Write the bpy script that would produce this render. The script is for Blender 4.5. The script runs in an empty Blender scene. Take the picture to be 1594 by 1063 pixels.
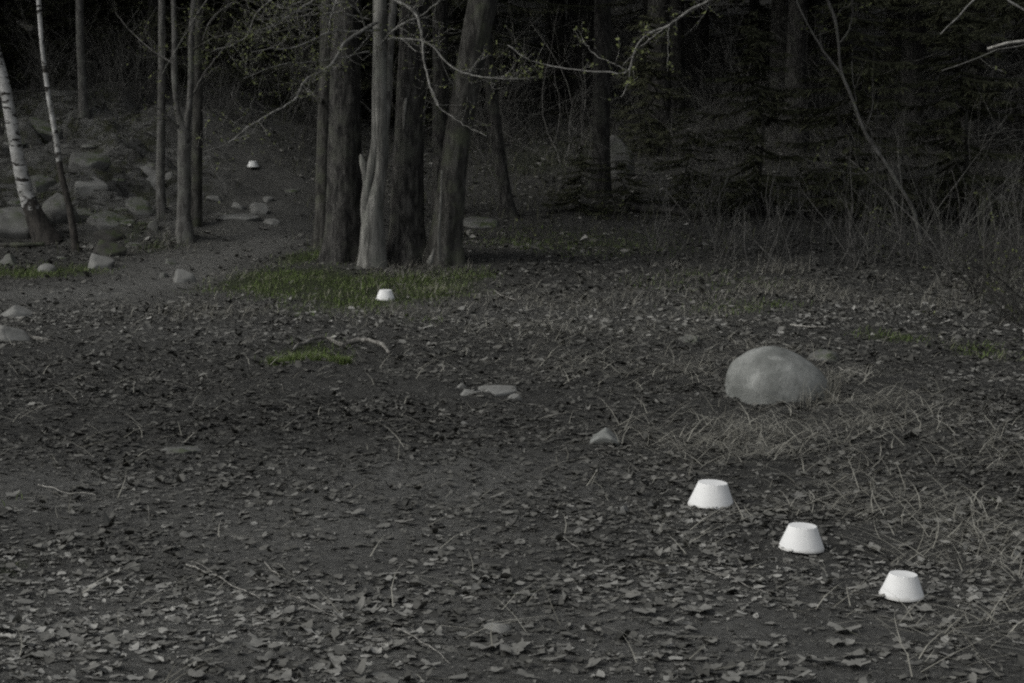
import bpy, bmesh, math, random
import numpy as np
from mathutils import Vector
rnd = random.Random(7)
R = np.random.default_rng(11)
sc = bpy.context.scene
COL = sc.collection
# ------------------------------------------------------------------ camera
F = 2900.0                       # focal length in photo pixels (photo 1594 x 1063)
PITCH = math.atan((531.5 - 135.0) / F)
EYE = 1.6
cam_d = bpy.data.cameras.new('camera'); cam = bpy.data.objects.new('camera', cam_d); COL.objects.link(cam)
cam.location = (0, 0, EYE); cam.rotation_euler = (math.pi / 2 - PITCH, 0, 0)
cam_d.sensor_width = 36.0; cam_d.lens = 36.0 * F / 1594.0; cam_d.clip_end = 2000
cam_d.dof.use_dof = True; cam_d.dof.focus_distance = 7.0; cam_d.dof.aperture_fstop = 14.0
sc.camera = cam
# ------------------------------------------------------------------ world, sun, exposure
SUN_EL, SUN_AZ = math.radians(42), math.radians(-112)    # azimuth from +Y, clockwise: the light comes from the left and a little behind
w = bpy.data.worlds.new('World'); sc.world = w; w.use_nodes = True
nt = w.node_tree; nt.nodes.clear()
sky = nt.nodes.new('ShaderNodeTexSky'); sky.sky_type = 'NISHITA'; sky.sun_disc = False
sky.sun_elevation = SUN_EL; sky.sun_rotation = SUN_AZ; sky.air_density = 1.0; sky.dust_density = 3.0; sky.ozone_density = 1.0
hs = nt.nodes.new('ShaderNodeHueSaturation'); hs.inputs['Saturation'].default_value = 0.22
bg = nt.nodes.new('ShaderNodeBackground'); bg.inputs['Strength'].default_value = 0.086
wo = nt.nodes.new('ShaderNodeOutputWorld')
nt.links.new(sky.outputs[0], hs.inputs['Color']); nt.links.new(hs.outputs[0], bg.inputs['Color']); nt.links.new(bg.outputs[0], wo.inputs[0])
sl = bpy.data.lights.new('sun', 'SUN'); sl.energy = 1.0; sl.angle = math.radians(30); sl.color = (1.0, 0.985, 0.95)
so = bpy.data.objects.new('sun', sl); COL.objects.link(so)
sd = Vector((math.sin(SUN_AZ) * math.cos(SUN_EL), math.cos(SUN_AZ) * math.cos(SUN_EL), math.sin(SUN_EL)))
so.rotation_euler = sd.to_track_quat('Z', 'Y').to_euler(); so.location = (-12, -6, 20)
sc.view_settings.view_transform = 'Standard'; sc.view_settings.look = 'None'
sc.view_settings.exposure = 0.5; sc.view_settings.gamma = 1.0; sc.view_settings.use_curve_mapping = False
sc.render.engine = 'CYCLES'; sc.cycles.use_denoising = False; sc.cycles.max_bounces = 5; sc.cycles.diffuse_bounces = 3
sc.cycles.filter_width = 2.2
# ------------------------------------------------------------------ noise (numpy)
TAB = np.random.default_rng(3).random((256, 256))
def vn(x, y):
    x = np.asarray(x, float); y = np.asarray(y, float)
    xi = np.floor(x).astype(np.int64); yi = np.floor(y).astype(np.int64); fx = x - xi; fy = y - yi
    fx = fx * fx * (3 - 2 * fx); fy = fy * fy * (3 - 2 * fy)
    a = TAB[xi & 255, yi & 255]; b = TAB[(xi + 1) & 255, yi & 255]; c = TAB[xi & 255, (yi + 1) & 255]; d = TAB[(xi + 1) & 255, (yi + 1) & 255]
    return (a + (b - a) * fx) * (1 - fy) + (c + (d - c) * fx) * fy
def fbm(x, y, o=4):
    s = 0; a = 1; t = 0
    for k in range(o):
        s = s + a * vn(x * 2 ** k + 17.3 * k, y * 2 ** k + 5.1 * k); t += a; a *= 0.5
    return s / t
def sp(v, k=1.0): return k * np.logaddexp(0, v / k)      # softplus
def sg(v): return 1 / (1 + np.exp(-np.clip(v, -40, 40)))
# ------------------------------------------------------------------ terrain height
def rockzone(x, y):
    c = -3.1 - 0.05 * (y - 19)
    return sg((c - x) / 0.45) * sg((y - 19.3) / 0.4) * sg((29 - y) / 1.2)
def H(x, y):
    x = np.asarray(x, float); y = np.asarray(y, float)
    yy = np.minimum(y, 80.0)
    z = 0.085 * sp(yy - 18.6, .5) + 0.15 * sp(yy - 29, 1.0)
    L = sg((-x - 2.9) / 0.55)
    z = z + L * np.minimum(0.075 * sp(yy - 19.7, .4), .55) * sg((60 - y) / 4)
    z = z + 0.12 * np.exp(-((x + .95) / 1.3) ** 2 - ((y - 17.9) / 1.1) ** 2)
    z = z + 0.06 * np.exp(-((x + 1.2) / .22) ** 2 - ((y - 10.75) / .3) ** 2)
    z = z + 0.07 * (fbm(x / 2.6, y / 2.6, 2) - .5) + 0.035 * (fbm(x / .7 + 9, y / .7, 2) - .5)
    z = z + 1.2 * (fbm(x / 9 + 3, y / 9, 3) - .5) * sg((y - 33) / 3)
    band = np.exp(-((y - 9.4) / 1.7) ** 2) * sg((2.5 - x) / .8) + .35
    z = z + 0.055 * band * (fbm(x / .15, y / .15, 3) - .5) * sg((18 - y) / 2) + .02 * (fbm(x / .07 + 5, y / .09, 2) - .5) * (.5 + band) * sg((13 - y) / 1)
    z = z + .16 * (fbm(x / .8, y / .8 + 7, 3) - .5) * sg((y - 21) / 1.5)
    rz = rockzone(x, y)
    led = fbm(x / .9 + y * .5, y / .5 + 31, 5)
    fr = led * 9; z = z + rz * (0.5 * np.abs(led - .5) + .85 * (np.floor(fr) + sg((fr % 1 - .5) * 14)) / 9 - .3)
    return z - 0.03
CP, SP_ = math.cos(PITCH), math.sin(PITCH)
def ray(px, py):
    u = (px - 797.0) / F; v = (531.5 - py) / F
    return np.array([u, CP + v * SP_, -SP_ + v * CP])
def at(px, py):
    d = ray(px, py); t = np.concatenate([np.arange(3.5, 20, .01), np.arange(20, 90, .03)])
    X = d[0] * t; Y = d[1] * t; Z = EYE + d[2] * t
    k = np.argmax(Z < H(X, Y))
    if k == 0: k = len(t) - 1
    return np.array([X[k], Y[k], float(H(X[k], Y[k]))])
def P(px, py, Y):
    d = ray(px, py); t = Y / d[1]
    return np.array([d[0] * t, Y, EYE + d[2] * t])
# ------------------------------------------------------------------ object helpers
def tag(o, label=None, cat=None, group=None, kind=None):
    if label: o['label'] = label
    if cat: o['category'] = cat
    if group: o['group'] = group
    if kind: o['kind'] = kind
    return o
def empty(name, loc, label, cat, group=None, rz=0):
    o = bpy.data.objects.new(name, None); COL.objects.link(o); o.location = tuple(float(v) for v in loc); o.rotation_euler = (0, 0, rz)
    o.empty_display_size = .1
    return tag(o, label, cat, group)
class MB:
    def __init__(s): s.v = []; s.f = []; s.t = []; s.n = 0
    def add(s, v, f, tint=0.5):
        v = np.asarray(v, float); s.v.append(v)
        for a in (f if isinstance(f, list) else [f]): s.f.append(np.asarray(a, np.int64) + s.n)
        s.t.append(np.broadcast_to(np.asarray(tint, float), (len(v),)).copy()); s.n += len(v)
    def mesh(s, name, mat, smooth=True, origin=(0, 0, 0)):
        v = np.concatenate(s.v) - np.asarray(origin, float); t = np.concatenate(s.t)
        me = bpy.data.meshes.new(name); me.vertices.add(len(v)); me.vertices.foreach_set('co', v.astype(np.float32).ravel())
        idx = np.concatenate([a.ravel() for a in s.f]); tot = np.concatenate([np.full(len(a), a.shape[1]) for a in s.f])
        me.loops.add(len(idx)); me.loops.foreach_set('vertex_index', idx.astype(np.int32))
        me.polygons.add(len(tot)); st = np.concatenate([[0], np.cumsum(tot)[:-1]])
        me.polygons.foreach_set('loop_start', st.astype(np.int32)); me.polygons.foreach_set('loop_total', tot.astype(np.int32))
        me.polygons.foreach_set('use_smooth', np.full(len(tot), smooth))
        a = me.attributes.new('tint', 'FLOAT', 'POINT'); a.data.foreach_set('value', t.astype(np.float32))
        me.update(calc_edges=True); me.materials.append(mat)
        return me
    def build(s, name, mat, parent=None, smooth=True):
        origin = (0, 0, 0)
        if parent is not None: origin = parent.location
        else:
            v = np.concatenate(s.v); origin = ((v[:, 0].min() + v[:, 0].max()) / 2, (v[:, 1].min() + v[:, 1].max()) / 2, v[:, 2].min())
        me = s.mesh(name, mat, smooth, tuple(origin))
        o = bpy.data.objects.new(name, me); COL.objects.link(o)
        if parent is not None: o.parent = parent
        else: o.location = tuple(float(q) for q in origin)
        return o
def smooth_line(pts, n):
    pts = np.asarray(pts, float); k = len(pts)
    if k < 3: 
        t = np.linspace(0, 1, n)[:, None]; return pts[0] * (1 - t) + pts[-1] * t
    seg = np.concatenate([[0], np.cumsum(np.linalg.norm(np.diff(pts[:, :3], axis=0), axis=1))])
    T = np.linspace(0, seg[-1], n); out = np.zeros((n, pts.shape[1]))
    m = np.gradient(pts, seg, axis=0)
    j = np.clip(np.searchsorted(seg, T, side='right') - 1, 0, k - 2); h = (seg[j + 1] - seg[j]); u = ((T - seg[j]) / h)[:, None]; h = h[:, None]
    return (2 * u**3 - 3 * u**2 + 1) * pts[j] + (u**3 - 2 * u**2 + u) * h * m[j] + (-2 * u**3 + 3 * u**2) * pts[j + 1] + (u**3 - u**2) * h * m[j + 1]
def tube(mb, pts, rad, sides=5, tint=.5, rough=None, seed=0, cap=True):
    pts = np.asarray(pts, float); n = len(pts); rad = np.broadcast_to(rad, (n,)).astype(float)
    tan = np.gradient(pts, axis=0); tan /= np.linalg.norm(tan, axis=1)[:, None] + 1e-9
    up = np.array([0, 1, 0.]) if abs(tan[n // 2][1]) < .8 else np.array([1, 0, 0.])
    a = np.cross(tan, up); a /= np.linalg.norm(a, axis=1)[:, None] + 1e-9; b = np.cross(tan, a)
    th = np.linspace(0, 2 * math.pi, sides, endpoint=False)
    rr = np.broadcast_to(rad[:, None], (n, sides)).copy()
    if rough is not None: rr = rr * rough(n, sides, th, pts)
    v = pts[:, None, :] + rr[:, :, None] * (np.cos(th)[None, :, None] * a[:, None, :] + np.sin(th)[None, :, None] * b[:, None, :])
    i = np.arange(n - 1)[:, None] * sides; j = np.arange(sides)[None, :]; j2 = (j + 1) % sides
    q = np.stack([i + j, i + j2, i + sides + j2, i + sides + j], -1).reshape(-1, 4)
    fs = [q]; vv = v.reshape(-1, 3); tt = np.broadcast_to(tint if np.ndim(tint) == 0 else np.repeat(tint, sides), (len(vv),))
    if cap:
        vv = np.concatenate([vv, pts[-1:]]); tt = np.concatenate([tt, tt[-1:]])
        e = (n - 1) * sides; fs.append(np.stack([e + np.arange(sides), e + (np.arange(sides) + 1) % sides, np.full(sides, n * sides)], -1))
    mb.add(vv, fs, tt)
# ------------------------------------------------------------------ materials
class NT:
    def __init__(s, name):
        s.m = bpy.data.materials.new(name); s.m.use_nodes = True; s.t = s.m.node_tree; s.b = s.t.nodes['Principled BSDF']
        s.b.inputs['Roughness'].default_value = .85; s.b.inputs['Specular IOR Level'].default_value = .25
    def n(s, typ, **kw):
        o = s.t.nodes.new(typ)
        for k, v in kw.items(): setattr(o, k, v)
        return o
    def l(s, a, b): s.t.links.new(a, b)
    def coord(s, scale=(1, 1, 1), kind='Object'):
        c = s.n('ShaderNodeTexCoord'); m = s.n('ShaderNodeMapping'); m.inputs['Scale'].default_value = scale
        s.l(c.outputs[kind], m.inputs[0]); return m.outputs[0]
    def noise(s, vec, scale, detail=4, rough=.6, dist=0):
        n = s.n('ShaderNodeTexNoise'); n.inputs['Scale'].default_value = scale; n.inputs['Detail'].default_value = detail
        n.inputs['Roughness'].default_value = rough; n.inputs['Distortion'].default_value = dist; s.l(vec, n.inputs['Vector']); return n.outputs[0]
    def ramp(s, fac, stops):
        r = s.n('ShaderNodeValToRGB'); e = r.color_ramp.elements
        while len(e) < len(stops): e.new(.5)
        for k, (p, c) in enumerate(stops):
            e[k].position = p; e[k].color = (c, c, c, 1) if np.ndim(c) == 0 else (*c, 1)
        s.l(fac, r.inputs[0]); return r.outputs[0]
    def attr(s, name): a = s.n('ShaderNodeAttribute', attribute_name=name); return a.outputs['Fac']
    def mix(s, f, a, b, blend='MIX'):
        m = s.n('ShaderNodeMix', data_type='RGBA', blend_type=blend)
        for sock, v in ((m.inputs[0], f), (m.inputs[6], a), (m.inputs[7], b)):
            if hasattr(v, 'is_linked'): s.l(v, sock)
            elif np.ndim(v) == 0: sock.default_value = v if sock == m.inputs[0] else (v, v, v, 1)
            else: sock.default_value = (*v, 1)
        return m.outputs[2]
    def math(s, op, a, b=0.0):
        m = s.n('ShaderNodeMath', operation=op)
        for i, v in enumerate((a, b)):
            if hasattr(v, 'is_linked'): s.l(v, m.inputs[i])
            else: m.inputs[i].default_value = v
        return m.outputs[0]
    def bump(s, h, strength=.5, dist=.01):
        b = s.n('ShaderNodeBump'); b.inputs['Strength'].default_value = strength; b.inputs['Distance'].default_value = dist
        s.l(h, b.inputs['Height']); s.l(b.outputs[0], s.b.inputs['Normal'])
    def col(s, c):
        if hasattr(c, 'is_linked'): s.l(c, s.b.inputs['Base Color'])
        else: s.b.inputs['Base Color'].default_value = (*c, 1)
        return s.m
def bark(name, dark, mid, light, stretch=7, scale=14, lichen=None, bump=.8):
    k = NT(name); v = k.coord((1, 1, 1 / stretch)); n1 = k.noise(v, scale, 6, .7, .6); v2 = k.coord((1, 1, 1)); n2 = k.noise(v2, 5, 5, .6)
    c = k.ramp(n1, [(.36, dark), (.5, mid), (.64, light)])
    if lichen: c = k.mix(k.ramp(n2, [(.5, 0.), (.66, .75)]), c, lichen)
    h = k.noise(v, scale * 1.6, 6, .75, .4); k.bump(h, bump, .02); return k.col(c)
M = {}
M['bark_dark'] = bark('rough dark bark', (.005, .005, .0045), (.027, .026, .024), (.08, .078, .071), 4, 26, (.06, .063, .05), 1.)
M['bark_gray'] = bark('grey bark', (.035, .034, .031), (.085, .083, .077), (.15, .148, .138), 3, 22, (.13, .135, .115), .5)
M['bark_pale'] = bark('pale smooth bark', (.04, .04, .036), (.115, .114, .104), (.21, .208, .19), 7, 18, (.14, .145, .125), .7)
M['bark_mid'] = bark('brown bark', (.012, .0115, .01), (.036, .035, .031), (.08, .078, .070), 4, 19, (.07, .078, .05), .7)
M['branch'] = bark('grey branch bark', (.07, .07, .064), (.17, .168, .155), (.27, .268, .25), 3, 30)
M['dead_wood'] = bark('bleached dead wood', (.12, .115, .10), (.24, .235, .215), (.38, .37, .34), 9, 20)
M['root_wood'] = bark('worn root wood', (.06, .056, .05), (.13, .125, .113), (.22, .215, .195), 2, 18)
def birch():
    k = NT('birch bark'); v = k.coord((6, 6, 19)); n = k.noise(v, 1.0, 4, .65, .5); v3 = k.coord((1, 1, 1))
    base = k.ramp(k.noise(v3, 9, 4), [(.35, (.2, .2, .188)), (.65, (.43, .43, .415))])
    mark = k.ramp(n, [(.54, 0.), (.58, 1.)]); c = k.mix(mark, base, (.025, .023, .02))
    rough = k.ramp(k.noise(k.coord((1, 1, .3)), 30, 5, .7), [(.35, (.012, .011, .01)), (.7, (.07, .064, .056))])
    edge = k.math('ADD', k.attr('tint'), k.math('MULTIPLY', k.math('SUBTRACT', k.noise(v3, 14, 4), .5), .9))
    c = k.mix(k.ramp(edge, [(.45, 0.), (.55, 1.)]), c, rough); k.bump(n, .5, .006); return k.col(c)
M['birch'] = birch()
def rockmat(name, lo, hi, moss=.0, big=3.0):
    k = NT(name); v = k.coord(); n1 = k.noise(v, big, 6, .62, .3); n2 = k.noise(v, 45, 5, .7)
    c = k.ramp(n1, [(.34, lo), (.66, hi)]); c = k.mix(k.ramp(n2, [(.4, .0), (.75, .45)]), c, tuple(q * .55 for q in lo))
    n4 = k.noise(v, 9, 5, .7, .4); c = k.mix(k.ramp(n4, [(.58, 0.), (.68, .5)]), c, tuple(q * 1.25 for q in hi))
    if moss:
        g = k.n('ShaderNodeNewGeometry'); sx = k.n('ShaderNodeSeparateXYZ'); k.l(g.outputs['Normal'], sx.inputs[0])
        m = k.math('MULTIPLY', k.ramp(k.noise(v, 6, 5, .7), [(.5 - moss * .2, 0.), (.62, 1.)]), sx.outputs[2])
        c = k.mix(m, c, (.035, .05, .014))
    k.bump(k.noise(v, 22, 8, .7), .55, .012); return k.col(c)
M['rock'] = rockmat('grey granite', (.12, .12, .112), (.215, .217, .205))
M['rock_slope'] = rockmat('weathered mossy granite', (.075, .075, .07), (.17, .171, .162), .3)
M['rock_dark'] = rockmat('dark wet stone', (.022, .021, .019), (.07, .068, .062), .2)
M['boulder'] = rockmat('smooth lichen grey boulder', (.11, .115, .107), (.25, .257, .243), 0, 5.5)
def tinted(name, stops, rough=.9, trans=False):
    k = NT(name); c = k.ramp(k.attr('tint'), stops); n = k.noise(k.coord(), 160, 3, .6)
    c = k.mix(k.ramp(n, [(.35, 0.), (.65, .4)]), c, tuple(q * .45 for q in (np.array(stops[len(stops) // 2][1]))))
    k.b.inputs['Roughness'].default_value = rough; k.b.inputs['Specular IOR Level'].default_value = .2; return k.col(c)
M['leaf_litter'] = tinted('dead leaves', [(0, (.022, .0217, .0195)), (.3, (.06, .0595, .053)), (.65, (.125, .1235, .112)), (.88, (.2, .198, .182)), (1, (.3, .297, .275))], .75)
M['straw'] = tinted('dead grass', [(0, (.045, .044, .036)), (.5, (.128, .124, .104)), (1, (.31, .303, .262))])
M['grass'] = tinted('green grass', [(0, (.034, .054, .013)), (.4, (.072, .106, .026)), (.66, (.108, .15, .045)), (.76, (.15, .15, .1)), (1, (.26, .253, .2))])
M['brush'] = tinted('undergrowth', [(0, (.02, .021, .013)), (.5, (.065, .068, .042)), (1, (.16, .162, .115))])
M['needles'] = tinted('spruce needles', [(0, (.02, .021, .013)), (.6, (.055, .06, .034)), (1, (.11, .112, .065))])
M['fresh'] = tinted('fresh leaves', [(0, (.05, .06, .025)), (.5, (.09, .105, .04)), (1, (.17, .19, .08))])
def white():
    k = NT('white cast plaster'); v = k.coord(); n = k.noise(v, 18, 4); c = k.ramp(n, [(.3, (.64, .645, .632)), (.7, (.72, .725, .71))])
    vo = k.n('ShaderNodeTexVoronoi'); vo.inputs['Scale'].default_value = 42; k.l(v, vo.inputs['Vector'])
    pit = k.ramp(vo.outputs['Distance'], [(.05, 1.), (.11, 0.)]); pm = k.math('MULTIPLY', pit, k.ramp(k.noise(v, 31, 2), [(.56, 0.), (.60, 1.)]))
    c = k.mix(pm, c, (.33, .33, .31)); 
    sx = k.n('ShaderNodeSeparateXYZ'); k.l(v, sx.inputs[0]); dirt = k.math('SUBTRACT', k.math('MULTIPLY', k.noise(v, 50, 4), .02), sx.outputs[2])
    c = k.mix(k.ramp(dirt, [(-.004, 0.), (.009, .5)]), c, (.3, .29, .26))
    k.bump(k.math('SUBTRACT', k.noise(v, 60, 5, .6), pm), .35, .002); return k.col(c)
M['white'] = white()
def groundmat():
    k = NT('forest floor'); v = k.coord(); n1 = k.noise(v, 1.1, 6, .65); n2 = k.noise(v, 28, 8, .78, .6); n3 = k.noise(k.coord((1, 1.6, 1)), 85, 6, .75, .8)
    soil = k.ramp(n2, [(.34, (.02, .02, .018)), (.46, (.049, .049, .0445)), (.56, (.082, .082, .0745)), (.68, (.15, .149, .137))])
    soil = k.mix(k.ramp(n1, [(.4, 0.), (.65, .35)]), soil, (.022, .021, .019))
    soil = k.mix(k.ramp(n3, [(.54, 0.), (.66, .75)]), soil, (.1, .098, .09))
    soil = k.mix(k.ramp(n3, [(.38, .85), (.47, 0.)]), soil, (.012, .012, .0105)); nb = k.noise(v, 7, 6, .7, .5); soil = k.mix(k.ramp(nb, [(.34, .6), (.5, 0.)]), soil, (.03, .03, .027))
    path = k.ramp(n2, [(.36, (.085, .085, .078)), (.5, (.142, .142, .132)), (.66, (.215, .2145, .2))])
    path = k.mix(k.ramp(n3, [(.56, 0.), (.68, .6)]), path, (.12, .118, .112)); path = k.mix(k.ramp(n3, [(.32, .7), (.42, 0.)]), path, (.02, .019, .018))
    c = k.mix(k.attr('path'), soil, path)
    moss = k.ramp(n2, [(.3, (.014, .02, .005)), (.7, (.04, .055, .014))])
    gm = k.ramp(k.math('ADD', k.attr('green'), k.math('MULTIPLY', k.math('SUBTRACT', n2, .5), .8)), [(.32, 0.), (.6, .85)])
    c = k.mix(gm, c, moss)
    rk = k.ramp(k.noise(v, 5, 7, .68, .4), [(.36, (.06, .06, .055)), (.5, (.135, .136, .127)), (.66, (.24, .242, .228))])
    rmoss = k.ramp(k.noise(v, 2.6, 7, .75), [(.51, 0.), (.6, .9)]); vs = k.noise(k.coord((.8, 3.5, 5)), 3, 7, .7, .8); rk = k.mix(k.ramp(vs, [(.4, .95), (.46, 0.)]), rk, (.018, .018, .015)); rk = k.mix(rmoss, rk, (.05, .055, .026))
    c = k.mix(k.attr('rock'), c, rk)
    hb = k.math('ADD', k.noise(v, 40, 8, .8), k.math('MULTIPLY', n3, .6)); hb = k.math('ADD', hb, k.math('MULTIPLY', k.attr('rock'), k.math('ADD', k.math('MULTIPLY', k.noise(v, 5, 8, .75, .5), 5.), k.math('MULTIPLY', vs, 3.)))); k.bump(hb, 1., .035); return k.col(c)
M['ground'] = groundmat()
# ------------------------------------------------------------------ ground zones (world-space masks)
def blob(px, py, wx, hy, s=1.0):
    c = at(px, py); a = at(px, py - hy); b = at(px, py + hy)
    return (c[0], c[1], wx / F * c[1], max(.05, abs(a[1] - b[1]) / 2), s)
def field(bl, x, y):
    r = np.zeros(np.shape(x))
    for cx, cy, rx, ry, s in bl: r = np.maximum(r, s * np.exp(-(((x - cx) / rx) ** 2 + ((y - cy) / ry) ** 2) * .8))
    return r
GREEN = [blob(*a) for a in [(370,436,90,16,1),(325,440,60,9,.9),(470,440,90,22,1),(560,452,90,26,1),(650,446,90,20,1),(480,482,60,12,.5),(720,432,50,14,.7),(60,425,120,10,.75),(250,385,40,12,.6),
    (215,350,25,12,.5),(150,425,60,8,.6),(470,400,45,10,.8),(1150,478,120,12,.4),(1390,524,60,9,.65),(1520,548,60,14,.45),(480,556,56,14,.8),(8,890,40,26,.55),(60,780,60,16,.3),
    (60,160,120,20,.95),(160,210,60,12,.7),(900,380,200,24,.38),(860,250,160,40,.45),(110,330,110,30,.36),(60,240,60,14,.4),(1100,440,150,20,.3),(1050,180,150,50,.3),(450,300,60,30,.4),(640,500,60,10,.35),(20,215,25,10,.8)]]
DEADG = [blob(*a) for a in [(430,484,150,12,1),(340,470,80,8,.7),(700,490,160,8,.6),(1330,440,270,26,.85),(1000,468,280,22,.55),(230,380,70,22,.8),(680,420,50,14,.9),(560,415,60,8,.6),(300,395,30,10,.5),(620,485,140,10,.45),(560,425,200,12,.4)]]
STRAW = [blob(*a) for a in [(1200,700,170,35,1),(1330,655,140,30,.9),(1050,560,160,35,.55),(1400,830,190,70,.75),(1480,980,150,60,.8),(1300,590,30,14,.8),(1140,800,120,40,.5),(1520,700,100,40,.6),(880,520,170,24,.35)]]
BARE = [blob(*a) for a in [(700,745,190,34,1),(520,800,180,40,.75),(120,460,200,20,1),(300,520,200,14,.5),(480,720,160,24,.6),(200,760,150,30,.5)]]
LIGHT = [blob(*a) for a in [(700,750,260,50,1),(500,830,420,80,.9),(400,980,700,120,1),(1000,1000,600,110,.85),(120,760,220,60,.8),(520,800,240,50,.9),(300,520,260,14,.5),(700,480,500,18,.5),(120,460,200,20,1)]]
PPTS = [at(*a)[:2] for a in [(-100,462),(120,458),(230,442),(300,408),(385,384),(412,358),(405,325),(398,285),(395,262)]] + [np.array([-5.5, 28.]), np.array([-5.0, 34.])]
def pathm(x, y):
    d = np.full(np.shape(x), 9.)
    for a, b in zip(PPTS[:-1], PPTS[1:]):
        ab = b - a; t = np.clip(((x - a[0]) * ab[0] + (y - a[1]) * ab[1]) / (ab @ ab), 0, 1)
        d = np.minimum(d, np.hypot(x - a[0] - t * ab[0], y - a[1] - t * ab[1]))
    return sg((.55 - d + .35 * (fbm(x * 1.5, y * 1.5, 3) - .5)) / .12)
green = lambda x, y: field(GREEN, x, y) * (1 - pathm(x, y))
bare = lambda x, y: np.maximum(field(BARE, x, y), pathm(x, y))
# ------------------------------------------------------------------ ground sheet
def axis(fine, lo, hi, step, grow, far):
    a = list(np.arange(lo, hi, step)); s = step; x = hi
    while x < far: a.append(x); s *= grow; x += s
    s = step; x = lo - step; pre = []
    while x > -far: pre.append(x); s *= grow; x -= s
    return np.array(pre[::-1] + a)
gx = axis(0, -3.2, 3.2, .035, 1.022, 400); gy = axis(0, 4.6, 12.5, .035, 1.011, 400); gf = gy[(gy > 19) & (gy < 28)]; gy = np.sort(np.concatenate([gy, (gf[:-1] + gf[1:]) / 2])); gy = np.concatenate([gy[gy < 4.5][::6], gy[gy >= 4.5]]); gy = gy[np.concatenate([[True], np.diff(gy) > 1e-6])]
X, Y = np.meshgrid(gx, gy); Z = H(X, Y); nx, ny = len(gx), len(gy)
i = np.arange(ny - 1)[:, None] * nx + np.arange(nx - 1)[None, :]
mb = MB(); mb.add(np.stack([X, Y, Z], -1).reshape(-1, 3), np.stack([i, i + 1, i + nx + 1, i + nx], -1).reshape(-1, 4))
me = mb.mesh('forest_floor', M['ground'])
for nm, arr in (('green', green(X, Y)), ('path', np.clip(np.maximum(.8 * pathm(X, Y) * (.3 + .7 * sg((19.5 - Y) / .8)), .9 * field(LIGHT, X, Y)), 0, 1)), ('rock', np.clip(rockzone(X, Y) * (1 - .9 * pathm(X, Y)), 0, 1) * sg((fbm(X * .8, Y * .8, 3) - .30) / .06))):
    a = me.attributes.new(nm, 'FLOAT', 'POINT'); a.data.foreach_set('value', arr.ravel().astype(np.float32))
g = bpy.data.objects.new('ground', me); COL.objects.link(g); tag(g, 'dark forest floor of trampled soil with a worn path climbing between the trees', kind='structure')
# ------------------------------------------------------------------ scattering
def frustum_pts(n, y0, y1, side=1.0, power=1.0):
    y = y0 + (y1 - y0) * R.random(n) ** power; hw = .278 * y + side; x = (R.random(n) * 2 - 1) * hw
    keep = R.random(n) < (.278 * y + side) / (.278 * y1 + side); return x[keep], y[keep]
def leaves(n, x, y, smin, smax, tint, tilt=.3, K=8, lift=.006, cu=1.):
    n = len(x); mb = MB(); th = np.linspace(0, 2 * np.pi, K, endpoint=False)
    lob = 1 + .4 * np.cos(th[None, :] * R.integers(2, 5, n)[:, None] + R.random(n)[:, None] * 6) * R.random(n)[:, None] + .35 * (R.random((n, K)) - .5)
    s = (smin + (smax - smin) * R.random(n) ** 2.6)[:, None]; ell = .45 + .45 * R.random(n)[:, None]
    lx = np.concatenate([np.zeros((n, 1)), s * lob * np.cos(th)], 1) * .5; ly = np.concatenate([np.zeros((n, 1)), s * lob * ell * np.sin(th)], 1) * .5
    curl = (R.random((n, 1)) ** 3 * 1.2 - .15) * cu; lz = curl * (lx ** 2 * 1.0 + ly ** 2 * 3) / s + (R.random((n, K + 1)) - .5) * s * .15
    ya = R.random((n, 1)) * 2 * np.pi; c, sn = np.cos(ya), np.sin(ya); wx = lx * c - ly * sn; wy = lx * sn + ly * c
    tx = (R.normal(0, tilt, (n, 1))); ty = R.normal(0, tilt, (n, 1)); lz = lz + wx * np.tan(np.clip(tx, -1, 1)) + wy * np.tan(np.clip(ty, -1, 1))
    z = H(x, y)[:, None] + lift * .5 + .004 * R.random((n, 1)) + .22 * np.abs(np.concatenate([tx, ty], 1)).max(1)[:, None] * s * .5
    v = np.stack([x[:, None] + wx, y[:, None] + wy, z + lz], -1).reshape(-1, 3)
    b = (np.arange(n) * (K + 1))[:, None]; k = np.arange(K)
    f = np.stack([np.broadcast_to(b, (n, K)), b + 1 + k, b + 1 + (k + 1) % K], -1).reshape(-1, 3)
    mb.add(v, f, np.repeat(tint, K + 1)); return mb
def blades(mb, x, y, h, wid, lean, tint, z=None, twist=None):
    n = len(x); z = H(x, y) - .004 if z is None else z; a = R.random(n) * 2 * np.pi; l = h * lean; up = np.sqrt(np.maximum(h ** 2 - l ** 2, (h * .05) ** 2))
    dx, dy = np.cos(a), np.sin(a); px_, py_ = -dy, dx; b2 = a + R.normal(0, .5, n)
    v = np.zeros((n, 7, 3))
    for k, (t, hh, ww) in enumerate(((0, 0, 1), (.35, .55, .85), (.7, .88, .55))):
        cx = x + dx * l * t; cy = y + dy * l * t; cz = z + up * hh
        if k == 2: cx = cx + .12 * l * np.cos(b2); cy = cy + .12 * l * np.sin(b2)
        v[:, 2 * k] = np.stack([cx - px_ * wid * ww, cy - py_ * wid * ww, cz], -1); v[:, 2 * k + 1] = np.stack([cx + px_ * wid * ww, cy + py_ * wid * ww, cz], -1)
    v[:, 6] = np.stack([x + dx * l + .35 * l * np.cos(b2), y + dy * l + .35 * l * np.sin(b2), z + up], -1)
    b = (np.arange(n) * 7)[:, None]; q = np.concatenate([b + np.array([0, 1, 3, 2]), b + np.array([2, 3, 5, 4])], 0); t3 = b + np.array([4, 5, 6])
    mb.add(v.reshape(-1, 3), [q, t3], np.repeat(tint, 7))
CC = [at(a, b_ - 6) for a, b_ in ((1107, 790), (1246, 858), (1402, 934), (600, 465), (394, 262))]
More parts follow.
